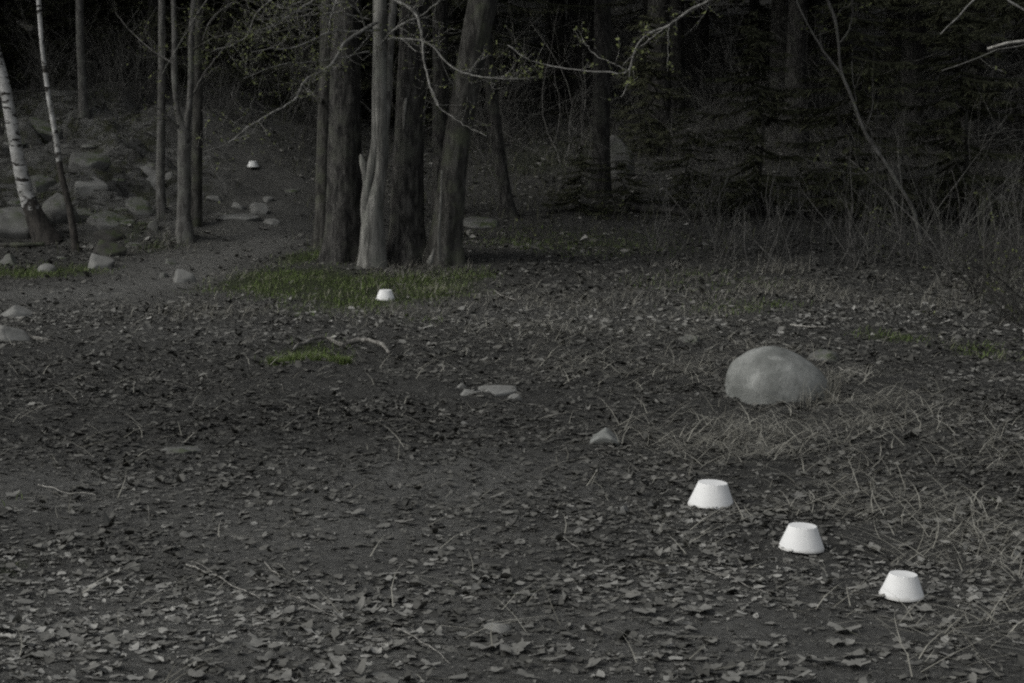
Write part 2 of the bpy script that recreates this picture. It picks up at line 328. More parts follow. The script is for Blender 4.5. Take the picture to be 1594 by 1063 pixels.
def clear(x, y, s=1.):
    k = np.ones(len(x), bool)
    for q in CC: k &= ((x - q[0]) / .085 / s) ** 2 + ((y - q[1] - .03) / .10 / s) ** 2 > 1
    return k
# leaf litter
x, y = frustum_pts(110000, 4.2, 10.5, .9); m = R.random(len(x)) < (1 - .85 * bare(x, y)) * np.clip(fbm(x / .5, y / .5, 3) * 2.2 - .5, .06, 1); x, y = x[m], y[m]; m = clear(x, y); x, y = x[m], y[m]
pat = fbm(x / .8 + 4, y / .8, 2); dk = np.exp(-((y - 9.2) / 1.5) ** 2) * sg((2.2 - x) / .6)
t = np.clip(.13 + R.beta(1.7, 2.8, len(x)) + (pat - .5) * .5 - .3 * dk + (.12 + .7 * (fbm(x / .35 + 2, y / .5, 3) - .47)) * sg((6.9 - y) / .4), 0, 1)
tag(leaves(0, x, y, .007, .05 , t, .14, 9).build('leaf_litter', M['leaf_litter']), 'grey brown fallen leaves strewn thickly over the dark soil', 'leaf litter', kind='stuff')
x, y = frustum_pts(80000, 10.5, 19, 1.2); m = R.random(len(x)) < (1 - .85 * bare(x, y)) * (1 - 1. * np.clip(green(x, y) * 1.4, 0, .97)) * (.3 + fbm(x / .5, y / .5, 3) * .9) * sg((19 - y) / 1.2); x, y = x[m], y[m]
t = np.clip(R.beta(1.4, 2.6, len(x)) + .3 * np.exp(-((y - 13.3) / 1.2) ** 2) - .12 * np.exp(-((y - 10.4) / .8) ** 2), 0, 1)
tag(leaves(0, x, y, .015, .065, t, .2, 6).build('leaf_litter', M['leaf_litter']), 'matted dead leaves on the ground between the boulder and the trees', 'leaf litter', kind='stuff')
x, y = frustum_pts(150000, 4.2, 14.5, .8)
t = np.clip( R.beta(1.2, 2.2, len(x)), 0, 1)
tag(leaves(0, x, y, .005, .018, t, .4, 4, .002).build('leaf_crumbs', M['leaf_litter']), 'crumbled leaf fragments and bits of bark on the trodden soil', 'leaf crumbs', kind='stuff')
x, y = frustum_pts(70000, 18, 40, 2); m = (R.random(len(x)) < (1 - .8 * pathm(x, y)) * (.2 + fbm(x / .8, y / .8, 3))) ; x, y = x[m], y[m]; t = np.clip(.2 + R.beta(1.4, 2., len(x)), 0, 1)
tag(leaves(0, x, y, .02, .09, t, .2, 5, .004).build('leaf_litter', M['leaf_litter']), 'dull fallen leaves on the shaded wooded slope', 'leaf litter', kind='stuff')
# straw and grasses
mb = MB(); x, y = frustum_pts(120000, 4.3, 13, .9); m = (R.random(len(x)) < field(STRAW, x, y) * .95 * np.clip(fbm(x / .35 + 7, y / .35, 3) * 3 - .9, .15, 1) + .015) & clear(x, y, 3.4); x, y = x[m], y[m]; n = len(x)
blades(mb, x, y, R.uniform(.05, .2, n) + .15 * R.random(n) ** 3, R.uniform(.0007, .0023, n), R.uniform(.96, 1.0, n), np.clip(.28 + R.beta(1.6, 1.7, n), 0, 1), z=H(x, y) + .012 + R.random(n) * .02)
tag(mb.build('straw', M['straw'], smooth=False), 'long pale dry grass stalks lying flattened over the leaves on the right', 'dry straw', kind='stuff')
mb = MB(); x, y = frustum_pts(170000, 11, 21, 1.5); m = R.random(len(x)) < field(DEADG, x, y) * np.clip(fbm(x / .5 + 11, y / .7, 3) * 5 - 1.9, .06, 1.3); x, y = x[m], y[m]; n = len(x)
blades(mb, x, y, R.uniform(.04, .16, n), R.uniform(.001, .0022, n), R.uniform(.75, 1.0, n), np.clip(R.beta(1.8, 1.9, n) + .1, 0, 1))
tag(mb.build('dead_grass', M['straw'], smooth=False), 'short bleached dead grass along the far edge of the clearing', 'dead grass', kind='stuff')
mb = MB(); x, y = frustum_pts(300000, 10, 20, 1.); x2, y2 = frustum_pts(80000, 20, 32, 1.5); x = np.r_[x, x2]; y = np.r_[y, y2]; gg = green(x, y); m = R.random(len(x)) < np.clip(gg - .12, 0, 1) * np.clip(fbm(x / .3, y / .3, 3) * 4 - 1.15, .15, 1.5) * 1.4; x, y = x[m], y[m]; n = len(x)
m = clear(x, y, 1.6); x, y = x[m], y[m]; n = len(x); blades(mb, x, y, R.uniform(.015, .062, n), R.uniform(.0012, .0028, n), R.uniform(.35, .99, n), np.clip(R.beta(2, 2.2, n) + .35 * (fbm(x / .5 + 3, y / .5, 3) - .45), 0, 1))
x, y = frustum_pts(9000, 5, 8.5, .6); m = R.random(len(x)) < np.clip(green(x, y) - .1, 0, 1) * .5; x, y = x[m], y[m]; n = len(x)
blades(mb, x, y, R.uniform(.015, .05, n), R.uniform(.001, .002, n), R.uniform(.2, .85, n), np.clip(R.beta(2, 2.4, n), 0, 1))
c = at(480, 560); n = 5200; x = c[0] + R.uniform(-1, 1, n) * .24; y = c[1] + .06 + R.normal(0, .10, n) * (1.1 - np.abs(x - c[0]) * 3.2); m = fbm(x * 9, y * 7, 3) > .36; x, y = x[m], y[m]; n = len(x); blades(mb, x, y, R.uniform(.025, .07, n), R.uniform(.001, .0022, n), R.uniform(.2, .9, n), np.clip(R.beta(2, 2.2, n) * .95, 0, 1))
tag(mb.build('grass', M['grass'], smooth=False), 'short green grass growing in patches before the trunks', 'grass', kind='stuff')
mb = MB(); x, y = frustum_pts(110000, 18, 48, 3); m = R.random(len(x)) < (1 - pathm(x, y)) * (1 - .35 * rockzone(x, y)) * (.25 + fbm(x / .9, y / .9, 3)) * .9 * sg((y - 19.5) / .8); x, y = x[m], y[m]; n = len(x)
blades(mb, x, y, R.uniform(.04, .17, n) * (1 + (y - 18) * .02), R.uniform(.002, .005, n), R.uniform(.3, .95, n), np.clip(R.beta(1.4, 2.2, n), 0, 1))
tag(mb.build('undergrowth', M['brush'], smooth=False), 'dim tangled undergrowth covering the wooded slope', 'undergrowth', kind='stuff')
# ------------------------------------------------------------------ white truncated cones
def cone(px, py, wpx, tilt, label, seed, rz=0.):
    c = at(px, py); mppx = c[1] / CP / F; rb = wpx * mppx / 2; c = at(px, py + (4 if wpx < 50 else 5)); c[0] *= (c[1] + rb) / c[1]; c[1] += rb; rt = rb * .61; h = rb * .97
    rr = random.Random(seed); n = 96; mb = MB(); th = np.linspace(0, 2 * np.pi, n, endpoint=False)
    wob = sum(rr.uniform(.2, 1) / k * np.sin(k * th + rr.uniform(0, 6)) for k in (2, 3, 5, 7, 11, 13)) 
    prof = [(rb, -.003), (rb * 1.003, .0015)] + [(rb + (rt - rb) * u, h * u) for u in (.06, .2, .4, .6, .8, .97)] + [(rt, h)]
    top = [(rt, h), (rt * .985, h * 1.002), (rt * .93, h * .999), (rt * .6, h * .993), (rt * .2, h * .994)]
    def lathe(pr, low):
        vs = []
        for k, (r, z) in enumerate(pr):
            f = max(0, 1 - z / h * 6) if low else 0; e = .0022 * wob * f; ez = .0022 * wob * f
            rim = .0005 * np.sin(9 * th + seed) + .0004 * np.sin(23 * th + seed) if z > h * .96 and r > rt * .9 else 0
            vs.append(np.stack([(r + e * .25 + rim) * np.cos(th), (r + e * .25 + rim) * np.sin(th), np.full(n, z) + ez], -1))
        m_ = len(pr); i = np.arange(m_ - 1)[:, None] * n; j = np.arange(n)[None]
        return np.concatenate(vs), np.stack([i + j, i + (j + 1) % n, i + n + (j + 1) % n, i + n + j], -1).reshape(-1, 4)
    v, f = lathe(prof, True); mb.add(v, f); v, f = lathe(top, False); e0 = (len(top) - 1) * n
    cap = np.stack([e0 + np.arange(n), e0 + (np.arange(n) + 1) % n, np.full(n, len(top) * n)], -1)
    mb.add(np.concatenate([v, [[0, 0, h * .994]]]), [f, cap]); me = mb.mesh('white_cone', M['white'])
    o = bpy.data.objects.new('white_cone', me); COL.objects.link(o); o.location = (c[0], c[1], float(H(c[0], c[1])) + .009); o.rotation_euler = (0.0, tilt, rz)
    tag(o, label, 'plaster cone', 'white truncated cones leading into the wood'); return o
cones = [cone(1107, 787, 74, .055, 'white truncated plaster cone on dead leaves, the one closest to the round boulder', 1),
 cone(1247, 861, 73, .045, 'white truncated plaster cone midway between two others of its size on the leaf litter', 2),
 cone(1403, 937, 72, .05, 'white truncated plaster cone lying lowest in the straw, with tiny pits in its side', 3),
 cone(600, 465, 30, .03, 'small white truncated cone on green grass in front of the tree trunks', 4),
 cone(394, 262.5, 18, .02, 'tiny white truncated cone far up the path in the wood', 5)]
# ------------------------------------------------------------------ rocks
def rock(name, px, py, wpx, hpx, label, mat='rock', depth=.8, seed=0, sub=4, rough=.16, flat=.0, cat='stone', group=None, skew=0., rz=0., sink=.25, angular=.35):
    c = at(px, py); m = c[1] / F; wd = wpx * m; hh = hpx * m / .97
    bm = bmesh.new(); bmesh.ops.create_icosphere(bm, subdivisions=sub, radius=1)
    v = np.array([q.co[:] for q in bm.verts]); fidx = np.array([[q.index for q in f_.verts] for f_ in bm.faces]); bm.free()
    s = seed * 7.31; nrm = v.copy()
    if name == 'rock_slab': hh *= .9; wd *= 1.15; depth *= 1.3
    nn = (fbm(v[:, 0] * 1.3 + s, v[:, 1] * 1.3 + v[:, 2] * .9 + s, 4) - .5) + .6 * (fbm(v[:, 2] * 1.9 + s + 40, v[:, 0] * 1.9 - v[:, 1] * .7 + s, 4) - .5)
    v = v * (1 + rough * 2 * nn)[:, None]
    rr = random.Random(seed)
    if angular >= .6 or name == 'rock_slab':
        d = np.array([.12 + .2 * rr.random(), -.38, .9]); d /= np.linalg.norm(d); ex = v @ d - .38; v = v - np.where(ex > 0, ex * .9, 0)[:, None] * d
    for k in range(int(26 * angular)):                       # chop flat facets
        d = np.array([rr.gauss(0, 1), rr.gauss(0, 1), rr.gauss(0, .7)]); d /= np.linalg.norm(d); o_ = rr.uniform(.5, .82); ex = v @ d - o_
        v = v - np.where(ex > 0, ex * .97, 0)[:, None] * d
    fn = fbm(v[:, 0] * 6 + s, v[:, 1] * 6 + v[:, 2] * 5, 3) - .5; v = v * (1 + (.10 if angular else 0) * fn)[:, None]
    v[:, 2] = np.where(v[:, 2] > 0, v[:, 2], v[:, 2] * 1.1)
    v[:, 0] += skew * v[:, 2]
    v[:, 0] *= 2 / (v[:, 0].max() - v[:, 0].min()); v[:, 2] /= v[:, 2].max()
    v = v * np.array([wd / 2, wd / 2 * depth, hh])
    if seed == 21: v[:, 2] = np.minimum(v[:, 2], hh * (1.02 - .98 * np.abs(v[:, 0] / wd * 2 + .12)) + .1 * v[:, 1])
    ca, sa = math.cos(rz), math.sin(rz)
    v = np.stack([v[:, 0] * ca - v[:, 1] * sa, v[:, 0] * sa + v[:, 1] * ca, v[:, 2]], -1)
    mb = MB(); mb.add(v, fidx); me = mb.mesh(name, M[mat]); o = bpy.data.objects.new(name, me); COL.objects.link(o)
    yy = c[1] + wd / 2 * depth * .8; zz = min(float(H(c[0], yy)), float(H(c[0], c[1])) + .35 * hh); o.location = (c[0] * yy / c[1], yy, zz - .004)
    tag(o, label, cat, group); return o
b = rock('boulder', 1211, 625, 172, 78, 'large smooth grey boulder half sunk in leaves beside dead grass', 'boulder', .8, 5, 5, .045, angular=.0, cat='boulder', skew=-.12)
v = np.zeros(len(b.data.vertices) * 3, np.float32); b.data.vertices.foreach_get('co', v); v = v.reshape(-1, 3)
wd = .5 * 176 / F * at(1213, 624)[1]; u = v[:, 0] / wd; v[:, 2] *= (1 - .24 * np.clip((u + .1) / 1.1, 0, 1)) * (np.maximum(v[:, 2], 1e-4) / v[:, 2].max()) ** -.22
nz = fbm(v[:, 0] * 9 + 3, v[:, 2] * 9 + v[:, 1] * 5, 4) - .5; v *= (1 + .03 * nz)[:, None]; b.data.vertices.foreach_set('co', v.ravel()); b.data.update()
for a in [
 ('stone', 941, 692, 64, 27, 'small pointed grey stone on the dark soil left of the boulder', 'boulder', .9, 21, 4, .12, 0, 'stone', None, .15, 0, .2, .55),
 ('stone', 1284, 561, 52, 17, 'low mossy stone just behind the big boulder', 'rock_slope', .8, 22),
 ('stone', 1074, 534, 36, 11, 'flat dull stone in the leaves uphill of the big boulder', 'rock_slope', .9, 23),
 ('stone', 722, 663, 11, 8, 'pebble alone on dark soil below the flat flush stones', 'rock', .9, 24),
 ('stone', 716, 604, 19, 9, 'small pale pebble behind the flat flush stones', 'rock', .8, 25),
 ('stone', 280, 706, 74, 11, 'flat buried stone barely showing in the trodden soil on the left', 'rock_slope', .8, 26),
 ('stone', 773, 985, 52, 13, 'flat oval pale stone among leaves near the bottom of the picture', 'rock', .7, 27, 4, .08, 0, 'stone', None, 0, -.3, .2, .1),
 ('stone', 972, 799, 17, 13, 'little pale pebble left of the three nearest cones', 'rock', .9, 28),
 ('stone', 1056, 937, 25, 7, 'thin pale chip of stone left of the lowest cone', 'dead_wood', .5, 29),
 ('stone', 24, 494, 58, 16, 'rounded grey stone at the left edge, the higher of two by the path', 'rock', .8, 30, 4, .1, 0, 'stone', None, .1),
 ('stone', 14, 530, 75, 24, 'pale humped stone at the left edge beside a long root', 'rock', .8, 31, 4, .12, 0, 'stone', None, -.2),
 ('stone', 287, 440, 38, 21, 'angular grey stone at the corner of the green grass by the path', 'rock', .8, 32, 4, .12, 0, 'stone', None, 0, .2, .2, 1.),
 ('stone', 255, 432, 16, 8, 'tiny stone left of the angular one at the path', 'rock_slope', .9, 33),
 ('stone', 156, 418, 48, 22, 'block shaped stone with pale top, front one of the stacked three', 'rock', .8, 34, 4, .1, 0, 'stone', None, 0, .1, .2, 1.),
 ('stone', 168, 399, 54, 24, 'dark wedge shaped stone behind the pale topped block', 'rock_dark', .8, 35, 4, .14, 0, 'stone', None, .2, 0, .2, 1.),
 ('stone', 168, 377, 50, 14, 'low black stone at the back of the stacked three', 'rock_dark', .7, 36),
 ('stone', 74, 423, 32, 12, 'small pale round stone in grass below the two birches', 'rock', .9, 37, 4, .06, 0, 'stone', None, 0, 0, .2, 0.),
 ('stone', 15, 412, 32, 16, 'grey mossy stone at the left edge under the white birch', 'rock_slope', .8, 38),
 ('stone', 240, 360, 18, 15, 'little standing stone left of the forked trunk', 'rock_slope', .9, 39),
 ('stone', 266, 412, 18, 10, 'small stone beside the path under the forked trunk', 'rock_slope', .9, 40),
 ('boulder', 22, 374, 110, 40, 'big rounded mossy boulder at the foot of the white birch', 'rock_slope', .8, 41, 4, .1, 0, 'boulder', None, 0, 0, .2, .2),
 ('boulder', 92, 350, 66, 36, 'rounded grey rock between the two birches', 'rock_slope', .8, 42, 4, .13, 0, 'boulder'),
 ('rock_slab', 210, 313, 82, 33, 'broad bare grey slab left of the slim trunk', 'rock', .9, 43, 4, .12, 0, 'rock slab', None, .3, -.15, .2, .6),
 ('rock_slab', 142, 306, 60, 22, 'smooth grey slab uphill of the thin birch', 'rock', .9, 44, 4, .12, 0, 'rock slab'),
 ('rock_slab', 216, 335, 42, 22, 'pale rounded slab just left of the slim trunk base', 'rock_slope', .8, 45, 4, .12, 0, 'rock slab'),
 ('rock_slab', 55, 220, 95, 30, 'wide slanting slab at the top of the rocky slope', 'rock_slope', 1.2, 46, 4, .1, 0, 'rock slab', None, .2, .2),
 ('rock_slab', 205, 268, 76, 12, 'long thin ledge high on the rocky slope', 'rock', .8, 47, 4, .1, 0, 'rock slab', None, 0, -.2),
 ('rock_slab', 140, 262, 60, 20, 'broken dark ledge in the middle of the slope', 'rock_slope', .9, 48, 4, .16, 0, 'rock slab', None, 0, -.3, .2, 1.),
 ('rock_slab', 122, 238, 44, 14, 'tilted splintered ledge right of the thin birch', 'rock_slope', .9, 49, 4, .16, 0, 'rock slab', None, 0, -.4, .2, 1.),
 ('rock_slab', 170, 355, 60, 20, 'dark low rock above the stacked three stones', 'rock_slope', .8, 50, 4, .14, 0, 'rock slab'),
 ('rock_slab', 130, 335, 46, 16, 'mossy rock beside the thin birch stem', 'rock_slope', .8, 51, 4, .14, 0, 'rock slab'),
 ('rock_slab', 60, 300, 50, 22, 'shaded mossy rock right of the white birch trunk', 'rock_slope', .9, 60, 4, .14, 0, 'rock slab'),
 ('stone', 264, 284, 20, 11, 'small pale stone right of the slim trunk', 'rock', .8, 52),
 ('stone', 334, 313, 34, 10, 'low stone at the left side of the upper path', 'rock', .8, 53),
 ('stone', 367, 323, 30, 12, 'grey stone in the upper path, second from the left', 'rock', .8, 54),
 ('stone', 403, 333, 32, 15, 'roundest pale stone on the upper path', 'rock', .8, 55),
 ('rock_slab', 372, 344, 66, 9, 'long flat pale slab crossing the upper path', 'rock', .5, 56, 4, .1, 0, 'rock slab'),
 ('stone', 425, 351, 28, 8, 'low pale stone at the right end of the long path slab', 'rock', .7, 57),
 ('stone', 417, 314, 18, 7, 'smallest stone on the upper path below the far cone', 'rock', .7, 58),
 ('rock_slab', 748, 354, 56, 15, 'dark low rock between the leaning trunk and the curved trunk', 'rock_slope', .6, 59, 4, .14, 0, 'rock slab'),
 ('boulder', 965, 275, 46, 60, 'broken mossy rock face right of the shaded spruce trunk', 'rock_slope', .8, 61, 4, .2, 0, 'boulder', None, 0, 0, .2, 1.),
 ('stone', 972, 310, 9, 5, 'tiny white chip of stone in the dark under the spruce', 'dead_wood', .8, 62),
 ]: rock(*a)
FRAG = [(70,262,34,12),(100,285,26,12),(150,238,34,9),(172,246,30,9),(186,286,22,9),(96,322,24,12),(196,352,30,12),(222,356,24,10),(250,300,16,10),(132,322,30,12),(20,240,40,16),(12,290,44,20),(30,322,36,14),
  (140,212,30,8),(110,205,36,10),(225,280,20,8),(240,262,26,7),(118,366,24,9),(208,385,24,9),(232,402,18,7),(96,404,16,7),(40,436,18,6),(190,330,20,9),(156,288,18,8),(84,208,30,9),(265,262,20,7),(60,336,22,9),(182,268,24,7),(130,250,20,8),(214,300,16,7),(455,300,20,7),(470,330,16,6),(345,300,16,6),(380,308,14,5),(350,335,20,5),(440,322,14,5)]
for k, (px, py, wx, hy) in enumerate(FRAG[::2]):
    rock('rock_fragment', px, py, wx * 1.2, hy * .6, 'broken angular piece of grey rock lying on the mossy rock slope', 'rock_slope', 1.4, 900 + k, 3, .15, 0, 'rock', 'broken rocks on the slope', 0, rnd.uniform(-.4, .4), .2, 1.)
# roots
def stick(name, pts, r0, r1, mat, label, cat, lift=.006, sides=7, arch=0., n=18, sink_ends=True):
    W = [at(*p) for p in pts]; W = smooth_line(W, n); t = np.linspace(0, 1, n)
    W[:, 2] = H(W[:, 0], W[:, 1]) + lift + arch * np.sin(np.pi * t)
    rad = (r0 + (r1 - r0) * t) * (1 + .14 * np.sin(t * 23 + len(pts)) * np.sin(t * 9)); mb = MB()
    tube(mb, W, rad, sides, rough=lambda n_, s_, th, p: 1 + .12 * np.sin(th * 2 + p[:, :1] * 21)); o = mb.build(name, M[mat]); tag(o, label, cat); return o
stick('tree_root', [(538,541),(560,541),(583,547),(607,557)], .018, .009, 'root_wood', 'bare grey root arching out of the grassy mound', 'root', .03, 9, .03)
stick('tree_root', [(455,549),(480,538),(505,533),(535,540)], .008, .014, 'root_wood', 'grey root curving along the back of the grassy mound', 'root', .012, 9, .02)
rock('stone', 776, 616, 64, 10, 'largest flat pale stone flush with the soil in mid clearing', 'rock', 1.1, 71, 4, .16, 0, 'stone', None, 0, .25, .2, .8)
rock('stone', 800, 621, 26, 8, 'small flat pale stone at the right end of the larger flush one', 'rock', 1., 73, 4, .16, 0, 'stone', None, 0, -.5, .2, .8)
rock('stone', 730, 617, 34, 8, 'narrow flat pale stone left of the largest flush one', 'rock', .9, 72, 4, .16, 0, 'stone', None, 0, 0, .2, .8)
stick('tree_root', [(20,522),(45,525),(78,530)], .022, .009, 'root_wood', 'pale root running right from the humped stone at the left edge', 'root', .004)
stick('fallen_log', [(-20,382),(30,384),(70,383)], .035, .02, 'bark_mid', 'thin dark rotten log in front of the boulder at the birch foot', 'log', .02)
for pts, r0, mat, lab in [
 ([(290,884),(345,905),(405,938)], .0032, 'dead_wood', 'long straight pale twig lying on bare soil at lower left'),
 ([(338,900),(320,890),(300,880)], .002, 'dead_wood', 'short pale twig crossing the long one at lower left'),
 ([(412,880),(425,895),(437,905)], .0028, 'dead_wood', 'short pale twig right of the long straight one'),
 ([(450,932),(490,950),(527,966)], .0018, 'dead_wood', 'thin curved pale twig below the short one'),
 ([(700,916),(760,932),(830,926),(905,908)], .0032, 'bark_mid', 'long dark curved twig lying in the lower middle'),
 ([(852,797),(875,789),(903,778)], .0035, 'bark_dark', 'short black twig left of the closest cones'),
 ([(868,838),(886,850),(905,866)], .0018, 'dead_wood', 'short slanting pale twig under the little pebble'),
 ([(1000,876),(1060,884),(1110,882)], .0018, 'straw', 'thin dry stalk lying left of the middle cone'),
 ([(530,802),(560,808),(590,818)], .003, 'bark_dark', 'dark twig on the bare patch left of centre'),
 ([(1305,574),(1325,580),(1350,588)], .003, 'dead_wood', 'pale stick on the leaves right of the mossy stone'),
 ([(1225,948),(1285,972),(1340,1000)], .0022, 'bark_mid', 'slanting brown twig left under the lowest cone'),
 ([(1230,508),(1260,511),(1285,512)], .006, 'dead_wood', 'pale stick on the grass above the big boulder'),
 ([(770,455),(790,465),(805,470)], .006, 'dead_wood', 'pale stick right of the small cone in the grass'),
 ([(120,700),(170,690),(220,684)], .002, 'straw', 'dry stalk on the soil above the flat buried stone'),
 ([(1090,890),(1140,905),(1200,930)], .0016, 'dead_wood', 'thin pale twig between the two lower cones'),
 ([(1480,752),(1530,772),(1585,800)], .003, 'bark_mid', 'brown twig among leaves at the right edge'),
 ([(620,985),(665,1010),(700,1040)], .0022, 'dead_wood', 'pale twig left of the flat oval stone'),
 ([(60,760),(100,772),(150,776)], .0028, 'dead_wood', 'pale twig on the soil at the left edge'),
 ]: stick('twig', pts, r0, r0 * .6, mat, lab, 'twig', .012, 5)
# upright stalk on the left
c = at(231, 812); mb = MB(); tube(mb, smooth_line([c + [0, 0, -.01], c + [.004, 0, .03], c + [-.002, .005, .065]], 6), [.0022, .0019, .0017, .0016, .0015, .001], 5)
tag(mb.build('dry_stalk', M['dead_wood']), 'single upright pale stalk on the bare soil at left', 'stalk')
# dead grass clumps
def tuft(px, py, n, hmin, hmax, spread, label, tmin=.2, group=None, name='dead_grass_tuft'):
    c = at(px, py); mb = MB(); x = c[0] + R.normal(0, spread, n); y = c[1] + R.normal(0, spread, n)
    blades(mb, x, y, R.uniform(hmin, hmax, n), R.uniform(.0007, .0017, n), R.uniform(.3, .98, n), np.clip(tmin + R.beta(1.5, 2, n), 0, 1)); tag(mb.build(name, M['straw'], smooth=False), label, 'grass tuft', group, 'stuff')
tuft(1290, 628, 110, .08, .26, .035, 'arching tuft of dead grass against the right side of the boulder')
tuft(1255, 634, 30, .06, .2, .04, 'thin dead grass in front of the boulder')
tuft(1130, 690, 60, .06, .2, .10, 'loose dead grass clump between the boulder and the closest cone')
tuft(1370, 655, 16, .05, .12, .03, 'few upright dry stalks right of the boulder')
tuft(1545, 700, 40, .08, .2, .07, 'dry grass clump at the right edge level with the closest cone')
tuft(675, 408, 160, .1, .3, .06, 'pale dead grass clump at the foot of the thin snag', .35)
tuft(560, 405, 120, .05, .16, .14, 'short dead grass at the foot of the pale twisted trunk', .2)
tuft(1215, 425, 140, .08, .22, .12, 'pale grass hummock behind the clearing at right', .3)
tuft(1460, 480, 120, .08, .25, .16, 'dead grass hummock under the bare shrubs', .2)
tuft(830, 545, 14, .05, .1, .03, 'few dry stalks sticking up from the dark soil in mid clearing', .3)
# larger single leaves in the foreground
LV = []
for k in range(3):
    mbk = leaves(0, np.array([0.]), np.array([0.]), .062, .07, np.array([.72 + .06 * k]), .05, 13, 0, .25); vv = np.concatenate(mbk.v); mbk.v = [vv - vv.mean(0) + [0, 0, .006]]
    LV.append(mbk.mesh('fallen_leaf', M['leaf_litter'], True))
cnt = 0
while cnt < 190:
    px = rnd.uniform(10, 1585); py = 1063 - 330 * rnd.random() ** 1.3
    if rnd.random() > .35 + .65 * min(1, max(0, (py - 730) / 250)): continue
    c = at(px, py)
    if min((Vector(c) - q.location).length for q in cones) < .12: continue
    o = bpy.data.objects.new('fallen_leaf', LV[cnt % 3]); COL.objects.link(o); o.location = (c[0], c[1], c[2] + .008)
    s = rnd.uniform(.45, 1.3); o.scale = (s, s * rnd.uniform(.6, 1), s); o.rotation_euler = (rnd.gauss(0, .1), rnd.gauss(0, .1), rnd.uniform(0, 6.28))
    tag(o, 'pale crumpled dead leaf lying flat on top of the darker litter near the bottom', 'leaf', 'pale dead leaves in the foreground'); cnt += 1
# ------------------------------------------------------------------ trees
def rough_fn(seed, amp, lobes=5, basefl=.0, fine=.05):
    def f(n, sides, th, pts):
        z = pts[:, 2:3] - pts[0, 2]; t = th[None, :]
        r = 1 + amp * (fbm(np.cos(t) * 1.2 + seed + 0 * z, z * 1.1 + np.sin(t) * 1.2 + seed, 3) - .5) * 2
        r = r + fine * (fbm(np.abs(t - np.pi) * 7 + seed + .4 * np.sin(z * 3 + t), z * 3.2 + 50 + seed, 4) - .5) * 2
        r = r + basefl * np.exp(-z / .22) * (.5 + .5 * np.cos(t * lobes + seed)); return r
    return f
def trunk_line(pts, height, lean_keep=.5):
    c = at(pts[0][0], pts[0][1]); Yb = c[1]; L = []
    for k, p in enumerate(pts):
        q = P(p[0], p[1], Yb); L.append([*q, p[2] / F * Yb / 2])
    L = np.array(L); L[0, 2] = c[2] - .05
    n = 40 if len(L) > 2 else 30; W = smooth_line(L, n); top = W[-1].copy()
    d = W[-1, :3] - W[-3, :3]; d /= np.linalg.norm(d); rem = height - (top[2] - c[2]); steps = max(4, int(rem / .5)); ext = []
    for k in range(1, steps + 1):
        t = k / steps; dd = d * np.array([lean_keep, 1, 1]) if k > 1 else d; dd = dd / np.linalg.norm(dd)
        ext.append([*(top[:3] + dd * rem * t), max(.006, top[3] * (1 - .92 * t))])
    return c, W, np.concatenate([W, np.array(ext)])
DENS = dict(wood=0)
def twigs(wood, lf, pts, rad, n, ln, seed, level=0, up=.2, leafy=.5):
    rr = random.Random(seed); N = len(pts)
    for k in range(n):
        i = rr.randrange(int(N * .15), N - 1); p = pts[i]; tn = pts[min(i + 1, N - 1)] - pts[max(i - 1, 0)]; tn = tn / (np.linalg.norm(tn) + 1e-9)
        d = tn * rr.uniform(.3, 1.0) + np.array([rr.gauss(0, .6), rr.gauss(0, .5), rr.gauss(up * .5, .5)]); d /= np.linalg.norm(d); L = ln * rr.uniform(.35, 1.1)
        q = [p]; m = 6
        for s in range(m):
            d = d + np.array([rr.gauss(0, .16), rr.gauss(0, .16), rr.gauss(.04, .14)]); d /= np.linalg.norm(d); q.append(q[-1] + d * L / m)
        q = np.array(q); r0 = min(rad[i] * .55, .0035 + L * .004); tube(wood, q, np.linspace(r0 * .8, .0009, m + 1), 3)
        if level < 1: twigs(wood, lf, q, np.full(m + 1, r0), max(2, int(n * .12) + 2), ln * .45, rr.random(), level + 1, up, leafy)
        if lf is not None:
            for s in range(1, m + 1):
                if rr.random() < leafy * (s / m):
                    for _ in range(rr.randint(1, 3)):
                        leafdia(lf, q[s], rr, rr.uniform(.012, .03))
def leafdia(mb, p, rr, s):
    d = np.array([rr.gauss(0, 1), rr.gauss(0, 1), rr.gauss(.4, .8)]); d /= np.linalg.norm(d); e = np.cross(d, [rr.gauss(0, 1), rr.gauss(0, 1), 1.]); e /= np.linalg.norm(e)
    mb.add(np.array([p, p + d * s * .5 + e * s * .3, p + d * s, p + d * s * .5 - e * s * .3]), np.array([[0, 1, 2, 3]]), rr.random())
def branch_px(par, pts, Yb, w0, w1, nt, ln, seed, mat, lf, dy=0., name='branch', up=.2, leafy=.4):
    n = max(12, len(pts) * 5); L = np.array([P(a, b_, Yb + dy * k / (len(pts) - 1)) for k, (a, b_) in enumerate(pts)]); W = smooth_line(L, n)
    rs = np.random.default_rng(seed); W[1:-1] += rs.normal(0, .003, (n - 2, 3)); rad = np.linspace(w0 * .72, w1 * .72, n) / F * Yb / 2; mb = MB()
    tube(mb, W, rad, 6); twigs(mb, lf, W, rad, int(nt * 1.5) + 1, ln, seed, 0, up, leafy); return mb.build(name, M[mat], par)
